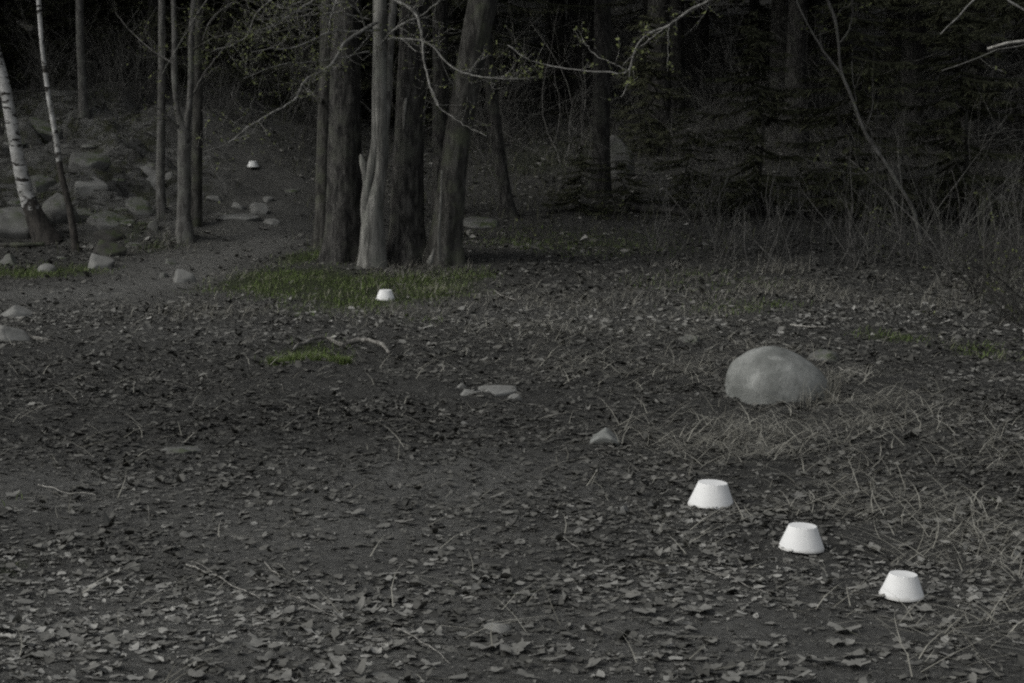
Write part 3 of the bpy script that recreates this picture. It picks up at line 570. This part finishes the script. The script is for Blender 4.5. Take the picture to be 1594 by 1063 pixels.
def crown_bare(wood, lf, base, r, height, spread, n, seed):
    rr = random.Random(seed)
    for k in range(n):
        t = rr.random(); i = int(t * (len(base) - 2)); p = base[i, :3]; a = rr.uniform(0, 6.28); L = spread * (1.1 - .6 * t) * rr.uniform(.6, 1.1)
        d = np.array([math.cos(a), math.sin(a), rr.uniform(.25, .9)]); q = [p]; m = 8
        for s in range(m):
            d = d / np.linalg.norm(d) + np.array([rr.gauss(0, .16), rr.gauss(0, .16), .06]); d /= np.linalg.norm(d); q.append(q[-1] + d * L / m)
        q = np.array(q); r0 = min(base[i, 3] * .5, .012 * L + .006); tube(wood, q, np.linspace(r0, .003, m + 1), 4)
        twigs(wood, lf, q, np.linspace(r0, .003, m + 1), 9, L * .4, rr.random(), 0, .5, .45)
def spruce_mesh(seed, h0, Ht, rbase, droop=.35, dens=1.0, dead=0):
    rs = np.random.default_rng(seed); mb = MB(); z = h0
    while z < Ht - .1:
        L0 = rbase * (1 - (z - h0 * .6) / (Ht - h0 * .6)) ** .8 + .12
        for k in range(rs.integers(4, 7)):
            a = rs.random() * 2 * np.pi; L = L0 * rs.uniform(.6, 1.15); dr = droop * rs.uniform(-.2, 2.2); zz = z + rs.uniform(-.3, .3)
            t = np.linspace(0, 1, 5); bx = np.stack([np.cos(a) * L * t, np.sin(a) * L * t, zz - dr * L * t * (1.35 - t)], -1)
            tube(mb, bx, np.linspace(.012 + .006 * L, .003, 5), 3, .15, cap=False)
            n = max(8, int(L * 64 * dens)); tt = np.sort(rs.random(n)) ** .8; p = np.stack([np.interp(tt, t, bx[:, q]) for q in range(3)], -1)
            sgn = np.where(rs.random(n) < .5, -1, 1); ang = a + sgn * rs.uniform(.3, 1.2, n); l = (.06 + .22 * L * (1 - tt) * .5 + .08 * rs.random(n)); wd_ = rs.uniform(.005, .013, n)
            dz = -rs.uniform(.05, .75, n); d = np.stack([np.cos(ang), np.sin(ang), dz], -1); d /= np.linalg.norm(d, axis=1)[:, None]
            s = np.stack([-np.sin(ang), np.cos(ang), rs.normal(0, .5, n)], -1); s /= np.linalg.norm(s, axis=1)[:, None]
            v = np.stack([p, p + d * (l * .4)[:, None] + s * wd_[:, None], p + d * l[:, None], p + d * (l * .45)[:, None] - s * wd_[:, None]], 1)
            mb.add(v.reshape(-1, 3), (np.arange(n) * 4)[:, None] + np.arange(4), np.repeat(np.clip(rs.normal(.5, .22, n), 0, 1), 4))
        z += rs.uniform(.16, .3) * (1 if Ht > 5 else .5)
    return mb
def tree(name, label, pts, height, mat, seed, kind='bare', amp=.06, basefl=.15, sides=20, crown0=3.2, spread=2.2, nb=14, tint=None, group=None, fine=.05, cmat=None):
    c, W, A = trunk_line(pts, height); root = empty(name, (c[0], c[1], c[2]), label, 'tree', group)
    mb = MB(); n = 240; T = smooth_line(A, n) if len(A) > 3 else A
    tt = .5 if tint is None else tint((T[:, 2] - c[2]))
    tube(mb, T[:, :3], np.maximum(T[:, 3], .004), sides, tt, rough_fn(seed, amp, 5, basefl, fine), cap=True); mb.build('trunk', M[mat], root)
    hi = T[T[:, 2] > c[2] + crown0]
    if kind == 'bare':
        w_, lf = MB(), MB(); crown_bare(w_, lf, hi, None, height, spread, nb, seed); w_.build('crown', M[cmat or mat], root)
        if lf.n: tag(lf.build('leaves', M['fresh'], root, False), kind='stuff')
    elif kind == 'spruce':
        s = spruce_mesh(seed, crown0, height, spread, .3); me = s.mesh('crown', M['needles'], False)
        k = T[len(T) * 2 // 3]; o = bpy.data.objects.new('crown', me); COL.objects.link(o); o.parent = root; o.location = (float(hi[len(hi) // 4, 0] - c[0]), 0, 0)
    return root, c, T
def stub(root, Yb, pts, w0, w1, mat='bark_mid', name='branch_stub'):
    mb = MB(); L = smooth_line(np.array([P(a, b_, Yb) for a, b_ in pts]), 8); tube(mb, L, np.linspace(w0, w1, 8) / F * Yb / 2, 8, rough=lambda n_, s_, th, p: 1 + .15 * np.sin(th * 3 + p[:, :1] * 40)); return mb.build(name, M[mat], root)
fork = lambda root, Yb, pts, mat, seed, ext=6.: None
def side_stem(root, c, pts, mat, ext, seed, sides=12, name='stem'):
    L = np.array([[*P(p[0], p[1], c[1]), p[2] / F * c[1] / 2] for p in pts]); W = smooth_line(L, 24); d = W[-1, :3] - W[-4, :3]; d /= np.linalg.norm(d)
    E = [[*(W[-1, :3] + d * ext * k / 6), W[-1, 3] * (1 - .9 * k / 6)] for k in range(1, 7)]; A = np.concatenate([W, E]); mb = MB()
    tube(mb, A[:, :3], A[:, 3], sides, rough=rough_fn(seed, .06, 3, 0, .05)); 
    if ext > 1.5:
        crown_bare(mb, None, A[24:], None, 0, 1.2, 8, seed)
    return mb.build(name, M[mat], root)
# birches on the left
age = lambda z0, z1: (lambda z: np.clip(1 - (z - z0) / (z1 - z0), 0, 1))
tree('birch_tree', 'white birch with black scars leaning out of the picture at the left edge', [(76,375,44),(58,345,31),(44,310,25),(30,255,21),(18,190,19),(4,120,17),(-12,60,16)], 11, 'birch', 3, tint=age(.05, .75), crown0=2.5, amp=.03, fine=.03, cmat='bark_mid')
tree('birch_tree', 'slender young birch, white above and dark below, right of the thick white one', [(119,392,13),(112,345,11),(104,305,10),(95,270,10),(88,220,9),(76,150,8),(66,75,7),(60,0,7)], 8, 'birch', 4, tint=age(.55, 1.35), crown0=2.6, spread=1.1, nb=8, amp=.04, sides=12, basefl=.1, cmat='bark_mid')
tree('bare_tree', 'distant brown trunk above the rocky slope at upper left', [(131,178,17),(128,120,14),(125,60,13),(124,0,12)], 13, 'bark_gray', 5, 'spruce', crown0=4.5, spread=2.4)
tree('bare_tree', 'slim straight grey trunk left of the forked one', [(252,337,17),(250,280,14),(251,200,13),(252,100,12),(252,20,11)], 11, 'bark_gray', 6, crown0=2.8, spread=1.6)
r5, c5, T5 = tree('forked_tree', 'grey tree forking into two stems above the path', [(288,372,32),(286,340,23),(287,300,21),(286,250,20),(286,205,19),(278,180,10),(272,120,10),(272,60,9),(270,0,8)], 10, 'bark_gray', 7, crown0=2.8, spread=1.7)
side_stem(r5, c5, [(287,215,14),(293,180,11),(297,130,10),(298,60,10),(302,0,9)], 'bark_gray', 6, 8)
lf5 = MB()
branch_px(r5, [(282,205),(268,188),(252,172),(228,162)], c5[1], 6, 2, 5, .4, 31, 'bark_gray', lf5, -.3)
branch_px(r5, [(300,148),(315,119),(332,96),(357,68),(380,60)], c5[1], 5, 1.5, 7, .45, 32, 'bark_gray', lf5, -.4)
branch_px(r5, [(337,-20),(306,23),(290,51),(267,90),(250,119)], c5[1], 4, 1.5, 9, .5, 33, 'bark_gray', lf5, -.8)
branch_px(r5, [(385,-15),(369,0),(343,17),(326,34),(315,62)], c5[1], 4, 1.5, 9, .5, 34, 'bark_gray', lf5, -.8)
branch_px(r5, [(298,80),(330,60),(370,52),(420,50),(470,42)], c5[1], 5, 1.5, 10, .5, 35, 'bark_mid', lf5, -.9)
branch_px(r5, [(272,100),(240,80),(205,50),(180,20)], c5[1], 4, 1.5, 8, .5, 36, 'bark_gray', lf5, .4)
tag(lf5.build('leaves', M['fresh'], r5, False), kind='stuff')
tree('bare_tree', 'brown straight trunk just behind the forked tree', [(304,348,22),(306,310,17),(307,240,16),(308,160,15),(309,80,14),(310,0,14)], 12, 'bark_mid', 9, 'spruce', crown0=3.4, spread=2.0)
# main clump
r7, c7, _ = tree('bare_tree', 'slim dark trunk with broken stub, left side of the thick trunk clump', [(500,384,30),(502,340,24),(503,270,23),(505,200,22),(508,110,22),(510,0,21)], 13, 'bark_mid', 10, 'spruce', crown0=4.2, spread=2.3)
stub(r7, c7[1] - .1, [(500,158),(488,148),(472,141)], 11, 4)
r8, c8, _ = tree('conifer_tree', 'thickest brown ridged trunk, second from left in the clump', [(537,404,66),(537,370,58),(537,300,55),(537,200,50),(538,100,46),(541,0,42)], 16, 'bark_dark', 12, 'spruce', .03, .45, 72, crown0=4.4, spread=3.0, fine=.07)
stub(r8, c8[1] - .15, [(530,106),(526,101),(520,97)], 8, 4, 'bark_dark')
r9, c9, T9 = tree('pale_tree', 'pale grey twisted trunk with a narrow gap near its base', [(580,414,46),(580,385,38),(580,350,34),(582,325,29),(587,300,23),(591,278,19),(594,252,20),(594,200,21),(593,120,21),(592,50,22),(592,0,22)], 11, 'bark_pale', 13, 'bare', .10, .2, 32, 3.2, 2.4, 16, fine=.08)
side_stem(r9, c9, [(572,350,20),(570,320,19),(572,290,15),(578,260,16),(584,230,15),(584,180,11),(584,120,9),(585,60,8)], 'bark_pale', .6, 14, 16)
side_stem(r9, c9, [(574,300,14),(569,270,12),(564,250,10),(562,243,6)], 'bark_pale', .02, 16, 12, 'branch_stub')
side_stem(r9, c9, [(597,230,11),(603,170,11),(605,110,12),(608,50,13),(612,0,13)], 'bark_gray', 5, 15, 14)
lf = MB()
for k, (pts, w0, w1, nt, ln, dy) in enumerate([
 ([(588,34),(558,51),(535,68),(513,104),(476,124),(459,154),(419,178),(386,198),(354,223),(318,236)], 7, 1.6, 16, .5, -1.2),
 ([(590,46),(549,49),(518,49),(487,62),(453,75),(419,76),(391,82)], 5, 1.4, 13, .45, -.8),
 ([(530,-20),(524,0),(515,28),(511,51)], 4.5, 2.5, 3, .4, -.3),
 ([(500,-10),(484,3),(448,25),(419,42),(397,49)], 4.5, 1.5, 12, .5, -.6),
 ([(405,-15),(419,0),(439,13),(465,3),(490,-10)], 3, 2, 8, .4, 0),
 ([(600,-6),(614,0),(645,20),(657,62),(662,107),(671,136),(685,170)], 7, 2, 9, .4, -.7),
 ([(604,61),(645,61),(674,73),(696,99),(739,118),(776,122),(823,123)], 4.5, 1.4, 12, .4, -.9),
 ([(608,58),(626,61),(638,72),(648,80)], 3, 1.4, 3, .3, -.4),
 ([(671,140),(682,165),(705,182),(729,198),(757,212)], 2.4, 1.2, 4, .3, -.4),
 ([(592,70),(620,40),(655,25),(690,-5)], 4, 2, 6, .4, -.3),
 ([(575,30),(520,20),(470,25),(400,30)], 3, 1.2, 12, .4, -.7),
 ([(575,80),(500,95),(440,100),(380,122)], 3, 1.2, 12, .4, -.9),
 ([(470,-25),(430,-5),(400,20),(380,60),(330,80)], 3, 1.2, 12, .4, -.4),
 ([(575,55),(545,88),(500,110),(470,100)], 2.5, 1.2, 8, .35, -.6),
 ([(573,60),(560,20),(540,5),(500,12),(455,20)], 3.5, 1.4, 10, .45, -.6)]):
    branch_px(r9, pts, c9[1] - .15, w0 * 1.1, w1 * 1.2, nt, ln, 50 + k, 'branch', lf, dy)
tag(lf.build('leaves', M['fresh'], r9, False), kind='stuff')
r10, c10, _ = tree('conifer_tree', 'broad dark trunk with a pale bark scar, right of the pale twisted one', [(636,406,70),(634,370,54),(634,300,50),(637,220,46),(641,120,44),(646,0,42)], 16, 'bark_dark', 17, 'spruce', .035, .42, 64, crown0=4.4, spread=3.0, fine=.07)
mb = MB(); q = [P(a, b_, c10[1] - .128) for a, b_ in ((632,152),(629,175),(628,205))]; tube(mb, smooth_line(q, 8), np.array([2, 5, 6, 5, 5, 4, 3, 1]) / F * c10[1] / 2, 8); mb.build('bark_scar', M['dead_wood'], r10)
tree('conifer_tree', 'dark trunk leaning right, rightmost of the thick clump', [(692,410,60),(694,380,50),(700,320,46),(706,260,41),(716,190,40),(730,110,42),(744,40,44),(752,0,45)], 15, 'bark_mid', 18, 'spruce', .03, .4, 64, crown0=4.3, spread=2.8, fine=.06)
tree('bare_tree', 'dark trunk seen through the gap behind the thick clump', [(686,330,26),(686,200,25),(686,100,24),(685,0,24)], 14, 'bark_dark', 19, 'spruce', crown0=3.8, spread=2.4)
# snag
c = at(684, 419); sroot = empty('dead_snag', c, 'thin bleached snag standing in front of the leaning trunk', 'dead stem'); mb = MB()
tube(mb, smooth_line([[*P(684, 406, c[1])], [*P(683, 370, c[1])], [*P(686, 320, c[1])], [*P(688, 265, c[1])]], 20), np.linspace(5.5, 2.6, 20) / F * c[1] / 2, 8, rough=rough_fn(3, .15)); mb.build('stem', M['bark_pale'], sroot)
mb = MB(); tube(mb, smooth_line([P(668, 410, c[1] - .1), P(673, 398, c[1] - .1), P(676, 385, c[1] - .1)], 8), np.array([9, 10, 9, 8, 6, 4, 2.5, 1]) / F * c[1] / 2, 8, rough=rough_fn(4, .2)); mb.build('stump', M['bark_pale'], sroot)
tree('curved_tree', 'dark curved trunk standing on the slope right of the clump', [(794,337,30),(788,310,22),(781,265,20),(775,220,19),(768,170,18),(763,120,17),(757,50,16),(753,0,16)], 11, 'bark_dark', 20, 'spruce', crown0=3.0, spread=1.8, amp=.08)
tree('conifer_tree', 'dark trunk deep in the shade with low boughs round its foot', [(936,312,34),(936,250,28),(936,150,27),(938,60,26),(938,0,25)], 16, 'bark_dark', 21, 'spruce', crown0=3.8, spread=2.6)
rr_, cc_, _ = tree('bare_tree', 'thin pale stem rising behind the overhanging branch', [(868,150,12),(876,105,9),(884,60,8),(888,0,8)], 7, 'bark_gray', 22, crown0=3, spread=1.2, nb=6)
tree('bare_tree', 'dim thin stem left of the pale one on the upper slope', [(855,158,8),(853,110,6),(852,50,6),(851,0,6)], 7, 'bark_mid', 23, crown0=3, spread=1.1, nb=6)
# leaning thin tree at right
r17, c17, _ = tree('leaning_tree', 'thin pale tree leaning left over the brush at right', [(1438,400,6),(1430,360,6),(1421,326,6),(1400,290,6),(1381,258,5.6),(1345,203,5.4),(1324,147,5),(1310,113,4.6),(1305,68,4),(1300,32,5),(1288,0,5)], 6, 'bark_gray', 24, sides=10, crown0=2.9, spread=.8, nb=6, amp=.05, cmat='bark_gray')
lf = MB()
for k, (pts, w0, w1, nt) in enumerate([([(1311,118),(1282,79),(1258,39),(1240,0),(1232,-25)], 5, 3, 4), ([(1308,66),(1321,47),(1327,20),(1326,-10)], 3.5, 2, 3), ([(1333,158),(1328,125),(1326,95)], 2.5, 1.2, 2), ([(1347,202),(1358,168),(1358,130)], 3, 1.2, 3), ([(1300,30),(1312,12),(1330,5)], 2, 1, 3), ([(1380,260),(1340,270),(1290,262),(1240,240)], 2, 1, 5)]):
    branch_px(r17, pts, c17[1], w0, w1, nt, .35, 80 + k, 'bark_gray', lf, -.1)
if lf.n: tag(lf.build('leaves', M['fresh'], r17, False), kind='stuff')
# tree just outside the frame on the right, its boughs hang into the picture
bx, by = 3.75, 11.6; bz = float(H(bx, by)); rt = empty('overhanging_tree', (bx, by, bz), 'bare boughs of a tree beyond the right edge hanging across the top', 'tree')
TL = smooth_line(np.array([[bx, by, bz - .05, .13], [bx + .05, by, bz + 1.5, .105], [bx - .05, by, bz + 3.2, .09], [bx, by, bz + 6, .06], [bx + .2, by, bz + 9.5, .012]]), 50); mb = MB()
tube(mb, TL[:, :3], TL[:, 3], 18, rough=rough_fn(33, .06, 5, .2)); mb.build('trunk', M['bark_gray'], rt)
w_, lf = MB(), MB(); crown_bare(w_, lf, TL[22:], None, 0, 2.2, 16, 66); w_.build('crown', M['bark_gray'], rt)
def bough(start, pts, Y0, dy, w0, w1, nt, ln, seed, mat='branch'):
    L = [np.array(start)] + [P(a, b_, Y0 + dy * k / max(1, len(pts) - 1)) for k, (a, b_) in enumerate(pts)]
    W = smooth_line(np.array(L), len(L) * 6); rad = np.linspace(w0 * .8, w1 * .8, len(W)) / F * Y0 / 2; mb = MB(); rs = np.random.default_rng(seed); W[1:-1] += rs.normal(0, .003, (len(W) - 2, 3)); tube(mb, W, rad, 7)
    twigs(mb, lf, W, rad, nt, ln, seed, 0, .1, .55); mb.build('branch', M[mat], rt)
bough((bx - .05, by, bz + 3.0), [(1290,-80),(1160,-25),(1105,0),(1054,30),(1037,42),(1007,55),(990,76),(982,102),(976,112),(940,111),(897,109),(863,104),(821,91),(790,70)], by, .5, 13, 1.6, 26, .3, 101)
bough(P(1054, 31, by + .1), [(1029,47),(995,76),(969,102)], by + .1, .1, 3, 1.5, 6, .2, 102)
bough(P(1041, 40, by + .1), [(1040,70),(1039,112)], by + .1, 0, 2.2, 1.2, 4, .15, 103)
bough(P(984, 90, by + .1), [(976,131),(967,152)], by + .1, 0, 2.2, 1.2, 4, .15, 104)
bough(P(976, 112, by + .2), [(955,98),(930,88),(905,60)], by + .2, .2, 2, 1.1, 6, .2, 105)
bough((bx - .05, by, bz + 2.6), [(1640,-60),(1560,-40),(1513,0),(1492,26),(1464,53)], by - 1.5, -.2, 9, 2.5, 4, .2, 106)
bough((bx - .05, by, bz + 2.1), [(1650,50),(1594,63),(1565,68),(1537,76)], by - 2.2, 0, 14, 5.5, 0, .2, 107, 'dead_wood')
bough((bx - .05, by, bz + 2.0), [(1640,60),(1550,79),(1513,92),(1466,110)], by - 2.1, 0, 6, 1.8, 6, .2, 108, 'bark_gray')
bough((bx - .05, by, bz + 2.3), [(1640,60),(1594,16),(1571,0),(1550,-20)], by - 2., 0, 7, 4, 3, .2, 109)
tag(lf.build('leaves', M['fresh'], rt, False), kind='stuff')
# ------------------------------------------------------------------ dark spruce wood on the slope
def trunk_mesh(seed, Ht, r):
    mb = MB(); rr = random.Random(seed); L = np.array([[rr.uniform(-.05, .05) * k, rr.uniform(-.05, .05) * k, Ht * k / 6 - .15, r * (1 - k / 6.3) * (1.25 if k == 0 else 1)] for k in range(7)]); W = smooth_line(L, 40)
    tube(mb, W[:, :3], W[:, 3], 14, rough=rough_fn(seed, .05, 5, .2, .06))
    return mb.mesh('trunk', M['bark_dark'])
def dead_mesh(seed, h1, n, L0):
    rr = random.Random(seed); mb = MB()
    for k in range(n):
        a = rr.uniform(0, 6.28); z = rr.uniform(.25, h1); d = np.array([math.cos(a), math.sin(a), rr.uniform(-.35, .25)]); q = [np.array([0, 0, z])]; L = L0 * rr.uniform(.4, 1.1)
        for s in range(6): d = d / np.linalg.norm(d) + np.array([rr.gauss(0, .1), rr.gauss(0, .1), -.04]); d /= np.linalg.norm(d); q.append(q[-1] + d * L / 6)
        q = np.array(q); tube(mb, q, np.linspace(.013, .003, 7), 3); twigs(mb, None, q, np.linspace(.009, .003, 7), 5, L * .45, rr.random(), 1, -.3)
    return mb.mesh('dead_boughs', M['bark_gray'])
VAR = [(trunk_mesh(200 + k, Ht, r), spruce_mesh(300 + k, h0, Ht, rb, dr).mesh('crown', M['needles'], False)) for k, (Ht, r, h0, rb, dr) in enumerate([(14, .17, 3.0, 2.5, .35), (12, .14, 2.2, 2.3, .4), (16, .2, 3.6, 2.9, .3), (9, .1, .8, 1.8, .35), (11, .12, .15, 2.1, .3)])]
DEAD = [dead_mesh(700, 3.4, 46, 1.7), dead_mesh(701, 2.6, 40, 1.5), dead_mesh(702, 4.0, 50, 1.9), dead_mesh(703, 1.2, 12, .8), dead_mesh(703, 1.2, 12, .8)]
SMALL = [spruce_mesh(400 + k, .1, Ht, rb, .25, 1.6).mesh('crown', M['needles'], False) for k, (Ht, rb) in enumerate([(1.5, .75), (2.2, .9)])]
STEM = [trunk_mesh(410, 1.5, .02), trunk_mesh(411, 2.2, .03)]
def place(name, tm, cm, x, y, s, label, group, cat='tree', dm=None):
    z = float(H(x, y)); r = empty(name, (x, y, z - .03), label, cat, group, rnd.uniform(0, 6.28)); r.scale = (s, s, s * rnd.uniform(.9, 1.15))
    for nm, m_ in (('trunk', tm), ('crown', cm)):
        o = bpy.data.objects.new(nm, m_); COL.objects.link(o); o.parent = r
    if dm: o = bpy.data.objects.new('dead_boughs', dm); COL.objects.link(o); o.parent = r
    return r
EX = [(-7.2,30.5),(-5.4,31.5),(-2.2,30.5),(-3.6,33),(-.3,29.5),(-8.2,33),(-6.4,34.5),(-1,33.5),(-4.6,36),(.8,31.5),(-9,28.5),(-11,30)]
pts_ = []
tries = 0
while len(pts_) < 90 and tries < 9000:
    tries += 1; y = rnd.uniform(25, 66); x = rnd.uniform(-(.3 * y + 9), .3 * y + 9)
    if any((x - a) ** 2 + (y - b_) ** 2 < (1.9 + .02 * y) ** 2 for a, b_ in pts_): continue
    px = 797 + x / y * F
    if y < 29 and -8 < x < 2.2: continue                   # path and rocky slope stay open
    if y < 31 and -9 < x < -3.5: continue
    if y < 35 and .05 * y < x < .19 * y: continue
    if any((x - a) ** 2 + (y - b_) ** 2 < 2.2 for a, b_ in EX): continue
    pts_.append((x, y)); k = rnd.choice([0, 0, 1, 2, 3] if y > 31 else [0, 2, 1])
    place('spruce_tree', VAR[k][0], VAR[k][1], x, y, rnd.uniform(.85, 1.15), 'dark spruce standing in the black shade of the wooded slope', 'spruces of the dark wood', dm=DEAD[k])
for x, y in [(7.2,19.5),(6.3,22.5),(8.6,22),(10.5,19),(9.5,25.5),(6.6,27),(-9,28.5),(-7.2,30.5),(-5.4,31.5),(-2.2,30.5),(-3.6,33),(-11,30),(-.3,29.5),(-8.2,33),(-6.4,34.5),(-1,33.5),(-4.6,36),(.8,31.5),(-9.3,19),(-10.5,23),(-8.8,26.5),(12,23),(13,17),(-12,18),(-13,25)]:
    k = rnd.choice([0, 1, 3]); place('spruce_tree', VAR[k][0], VAR[k][1], x, y, rnd.uniform(.9, 1.1), 'dark spruce standing in the black shade of the wooded slope', 'spruces of the dark wood', dm=DEAD[k])
for px, py, s, k, lab in [(905,338,.62,0,'low dark young spruce left of the shaded conifer trunk'),(975,335,.5,0,'low dark young spruce right of the shaded conifer trunk'),(1075,325,.7,0,'bushy young spruce in the shade above the clearing'),
   (1180,345,.95,1,'young spruce at the dark edge of the brush'),(1330,350,1.1,1,'taller young spruce behind the leaning thin tree'),(1500,350,1.2,1,'young spruce near the right edge behind the shrubs'),(1010,240,.9,1,'young spruce higher on the shaded slope')]:
    c = at(px, py); place('young_spruce', STEM[k], SMALL[k], c[0], c[1] + .3, s, lab, None)
for x, y, s_ in [(-5.4,28.4,.8),(-4.3,28.9,.75),(-3.1,28.6,.7),(-2.0,28.9,.7),(-6.6,29.4,.8),(-7.9,29.8,.8),(-9.2,30.2,.8),(-1,29.8,.7),(-5.9,30.6,.8),(-4.7,31.2,.75),(-3.4,30.8,.7),(-6.9,32,.9),(-8.6,31.5,.9),(-2.4,31.6,.8),(-10,29.5,.9),(-.9,31.5,.8),(4.2,33,.8),(2.6,36,.9),(6.4,29.5,.8),(8.2,27.5,.9),(-5.2,33,1.),(-7.7,35,1.),(5.4,34,.9)]:
    place('spruce_tree', VAR[4][0], VAR[4][1], x, y, s_, 'dark spruce with boughs down to the ground closing the view between the trunks', 'low branched spruces behind the path')
for x, y, s_ in [(2.2,28,.9),(4.4,30.5,1.),(3.2,33,1.),(5.9,27.6,.9),(1.2,31,.95),(5.6,32.5,1.),(2.6,30.4,.9),(4.1,27,.8)]:  # added conifers: their crowns, above the view, keep light off the slope
    place('spruce_tree', VAR[2][0], VAR[2][1], x, y, s_, 'dim conifer added to shade the slope right of the shaded conifer', 'high crowned conifers added to shade the slope')
# fallen dark bough under the shaded trunk
stick('fallen_log', [(985,330),(1030,334),(1090,338),(1150,330)], .05, .03, 'bark_dark', 'dark fallen bough lying in the shade behind the clearing', 'log', .05)
# ------------------------------------------------------------------ brush at the right
def sapling_mesh(seed, h, nb):
    rr = random.Random(seed); mb = MB(); q = [np.zeros(3)]; d = np.array([rr.gauss(0, .12), rr.gauss(0, .12), 1.])
    for s in range(9): d = d / np.linalg.norm(d) + np.array([rr.gauss(0, .1), rr.gauss(0, .1), .05]); q.append(q[-1] + d / np.linalg.norm(d) * h / 9)
    q = np.array(q); q[:, 2] -= .02; tube(mb, q, np.linspace(.0055, .0015, 10), 4); twigs(mb, None, q, np.linspace(.0055, .002, 10), nb, h * .35, seed, 0, .8); return mb.mesh('bare_sapling', M['bark_gray'])
SAP = [sapling_mesh(500 + k, h, nb) for k, (h, nb) in enumerate([(.5, 3), (.7, 5), (.95, 7), (.6, 4), (1.3, 8)])]
for k in range(130):
    px = rnd.uniform(1110, 1600) if k > 18 else rnd.uniform(1010, 1130); py = rnd.uniform(372, 428) + (25 * (px > 1450) * rnd.random()); c = at(px, py)
    o = bpy.data.objects.new('bare_sapling', SAP[rnd.choice([0, 1, 1, 2, 3, 3, 4] if px > 1300 else [0, 0, 1, 3])]); COL.objects.link(o); o.location = tuple(c); o.rotation_euler = (rnd.gauss(0, .2), rnd.gauss(0, .2), rnd.uniform(0, 6.28)); s = rnd.uniform(.6, 1.35); o.scale = (s, s, s)
    tag(o, 'thin bare upright sapling in the brush behind the clearing', 'sapling', 'bare saplings in the brush')
def shrub(px, py, n, h, label, seed, mat='bark_mid', lean=0., Yo=0.):
    c = at(px, py); c[1] += Yo; c[2] = float(H(c[0], c[1])); rr = random.Random(seed); root = empty('bare_shrub', c, label, 'shrub'); lfm = MB(); allw = MB()
    for k in range(n):
        a = rr.uniform(0, 6.28); sprd = rr.uniform(.2, 1.1); d = np.array([math.cos(a) * sprd + lean, math.sin(a) * sprd, 1.]); q = [c + [rr.gauss(0, .05), rr.gauss(0, .05), -.02]]; L = h * rr.uniform(.6, 1.15)
        for s in range(9): d = d / np.linalg.norm(d) + np.array([rr.gauss(0, .12), rr.gauss(0, .12), -.06]); d /= np.linalg.norm(d); q.append(q[-1] + d * L / 9)
        mb = MB(); q = np.array(q); tube(mb, q, np.linspace(.006, .0016, 10), 5); twigs(mb, lfm if rr.random() < .35 else None, q, np.linspace(.006, .002, 10), 6, L * .4, rr.random(), 0, .3, .12); mb.build('stem', M[mat], root)
    if lfm.n: tag(lfm.build('leaves', M['fresh'], root, False), kind='stuff')
shrub(1545, 450, 12, 1.1, 'tangled bare shrub at the right edge below the hanging boughs', 1, 'bark_mid')
shrub(1480, 420, 10, .9, 'grey bare shrub right of the leaning thin tree', 2, 'bark_gray')
shrub(1360, 410, 8, .7, 'low bare shrub left of the leaning thin tree', 3, 'bark_gray')
shrub(1600, 400, 10, 1.3, 'tall bare shrub reaching out of the right edge', 4, 'bark_gray')
shrub(1660, 540, 9, 1.2, 'dark wiry shrub whose twigs arch in from the right edge', 5, 'bark_dark', -1.0)
shrub(1570, 500, 9, .9, 'dense low shrub of fine twigs at the right edge above the green moss', 11, 'bark_mid')
shrub(1430, 405, 8, 1.0, 'upright bare shrub at the foot of the leaning thin tree', 12, 'bark_gray')
shrub(1520, 470, 8, .6, 'small twiggy shrub in pale dead grass near the right edge', 13, 'bark_mid')
shrub(1130, 395, 6, .6, 'small bare shrub where the brush begins', 6, 'bark_mid')
shrub(830, 375, 5, .4, 'small dim shrub below the curved trunk', 7, 'bark_mid')
shrub(960, 345, 6, .6, 'dim bare shrub under the shaded conifer', 8, 'bark_mid')
# ------------------------------------------------------------------ tangle of bare twigs on the shaded slope
def tangle_mesh(seed, n, h):
    rr = random.Random(seed); mb = MB()
    for k in range(n):
        a = rr.uniform(0, 6.28); sp_ = rr.uniform(.1, 1.3); d = np.array([math.cos(a) * sp_, math.sin(a) * sp_, 1.]); q = [np.array([rr.gauss(0, .12), rr.gauss(0, .12), -.04])]; L = h * rr.uniform(.5, 1.15)
        for s in range(8): d = d / np.linalg.norm(d) + np.array([rr.gauss(0, .16), rr.gauss(0, .16), -.05]); d /= np.linalg.norm(d); q.append(q[-1] + d * L / 8)
        q = np.array(q); tube(mb, q, np.linspace(.008, .002, 9), 3); twigs(mb, None, q, np.linspace(.008, .0025, 9), 7, L * .45, rr.random(), 0, .2)
    return mb.mesh('bare_bush', M['bark_gray'])
TANG = [tangle_mesh(900, 9, 1.0), tangle_mesh(901, 12, 1.5), tangle_mesh(902, 7, 2.2)]
made = 0
while made < 90:
    y = rnd.uniform(19.5, 36); x = rnd.uniform(-.3 * y, .3 * y)
    if y < 27 and x < -.3 or (y < 30 and x < -2): continue
    if y < 22 and x < 1.6: continue
    o = bpy.data.objects.new('bare_bush', TANG[made % 3]); COL.objects.link(o); o.location = (x, y, float(H(x, y))); o.rotation_euler = (0, 0, rnd.uniform(0, 6.28)); s = rnd.uniform(.6, 1.15); o.scale = (s, s, s)
    tag(o, 'bush of bare grey twigs tangled in the shade of the wooded slope', 'bush', 'bare bushes on the shaded slope'); made += 1
for k in range(26):
    px = rnd.uniform(-20, 500); y = rnd.uniform(25.6, 27.8); x = (px - 797) / F * y; o = bpy.data.objects.new('bare_bush', TANG[k % 3]); COL.objects.link(o); o.location = (x, y, float(H(x, y))); o.rotation_euler = (0, 0, rnd.uniform(0, 6.28)); s = rnd.uniform(.5, .9); o.scale = (s, s, s)
    tag(o, 'leafless bush at the top of the rocky slope before the dark spruces', 'bush', 'leafless bushes above the rocky slope')
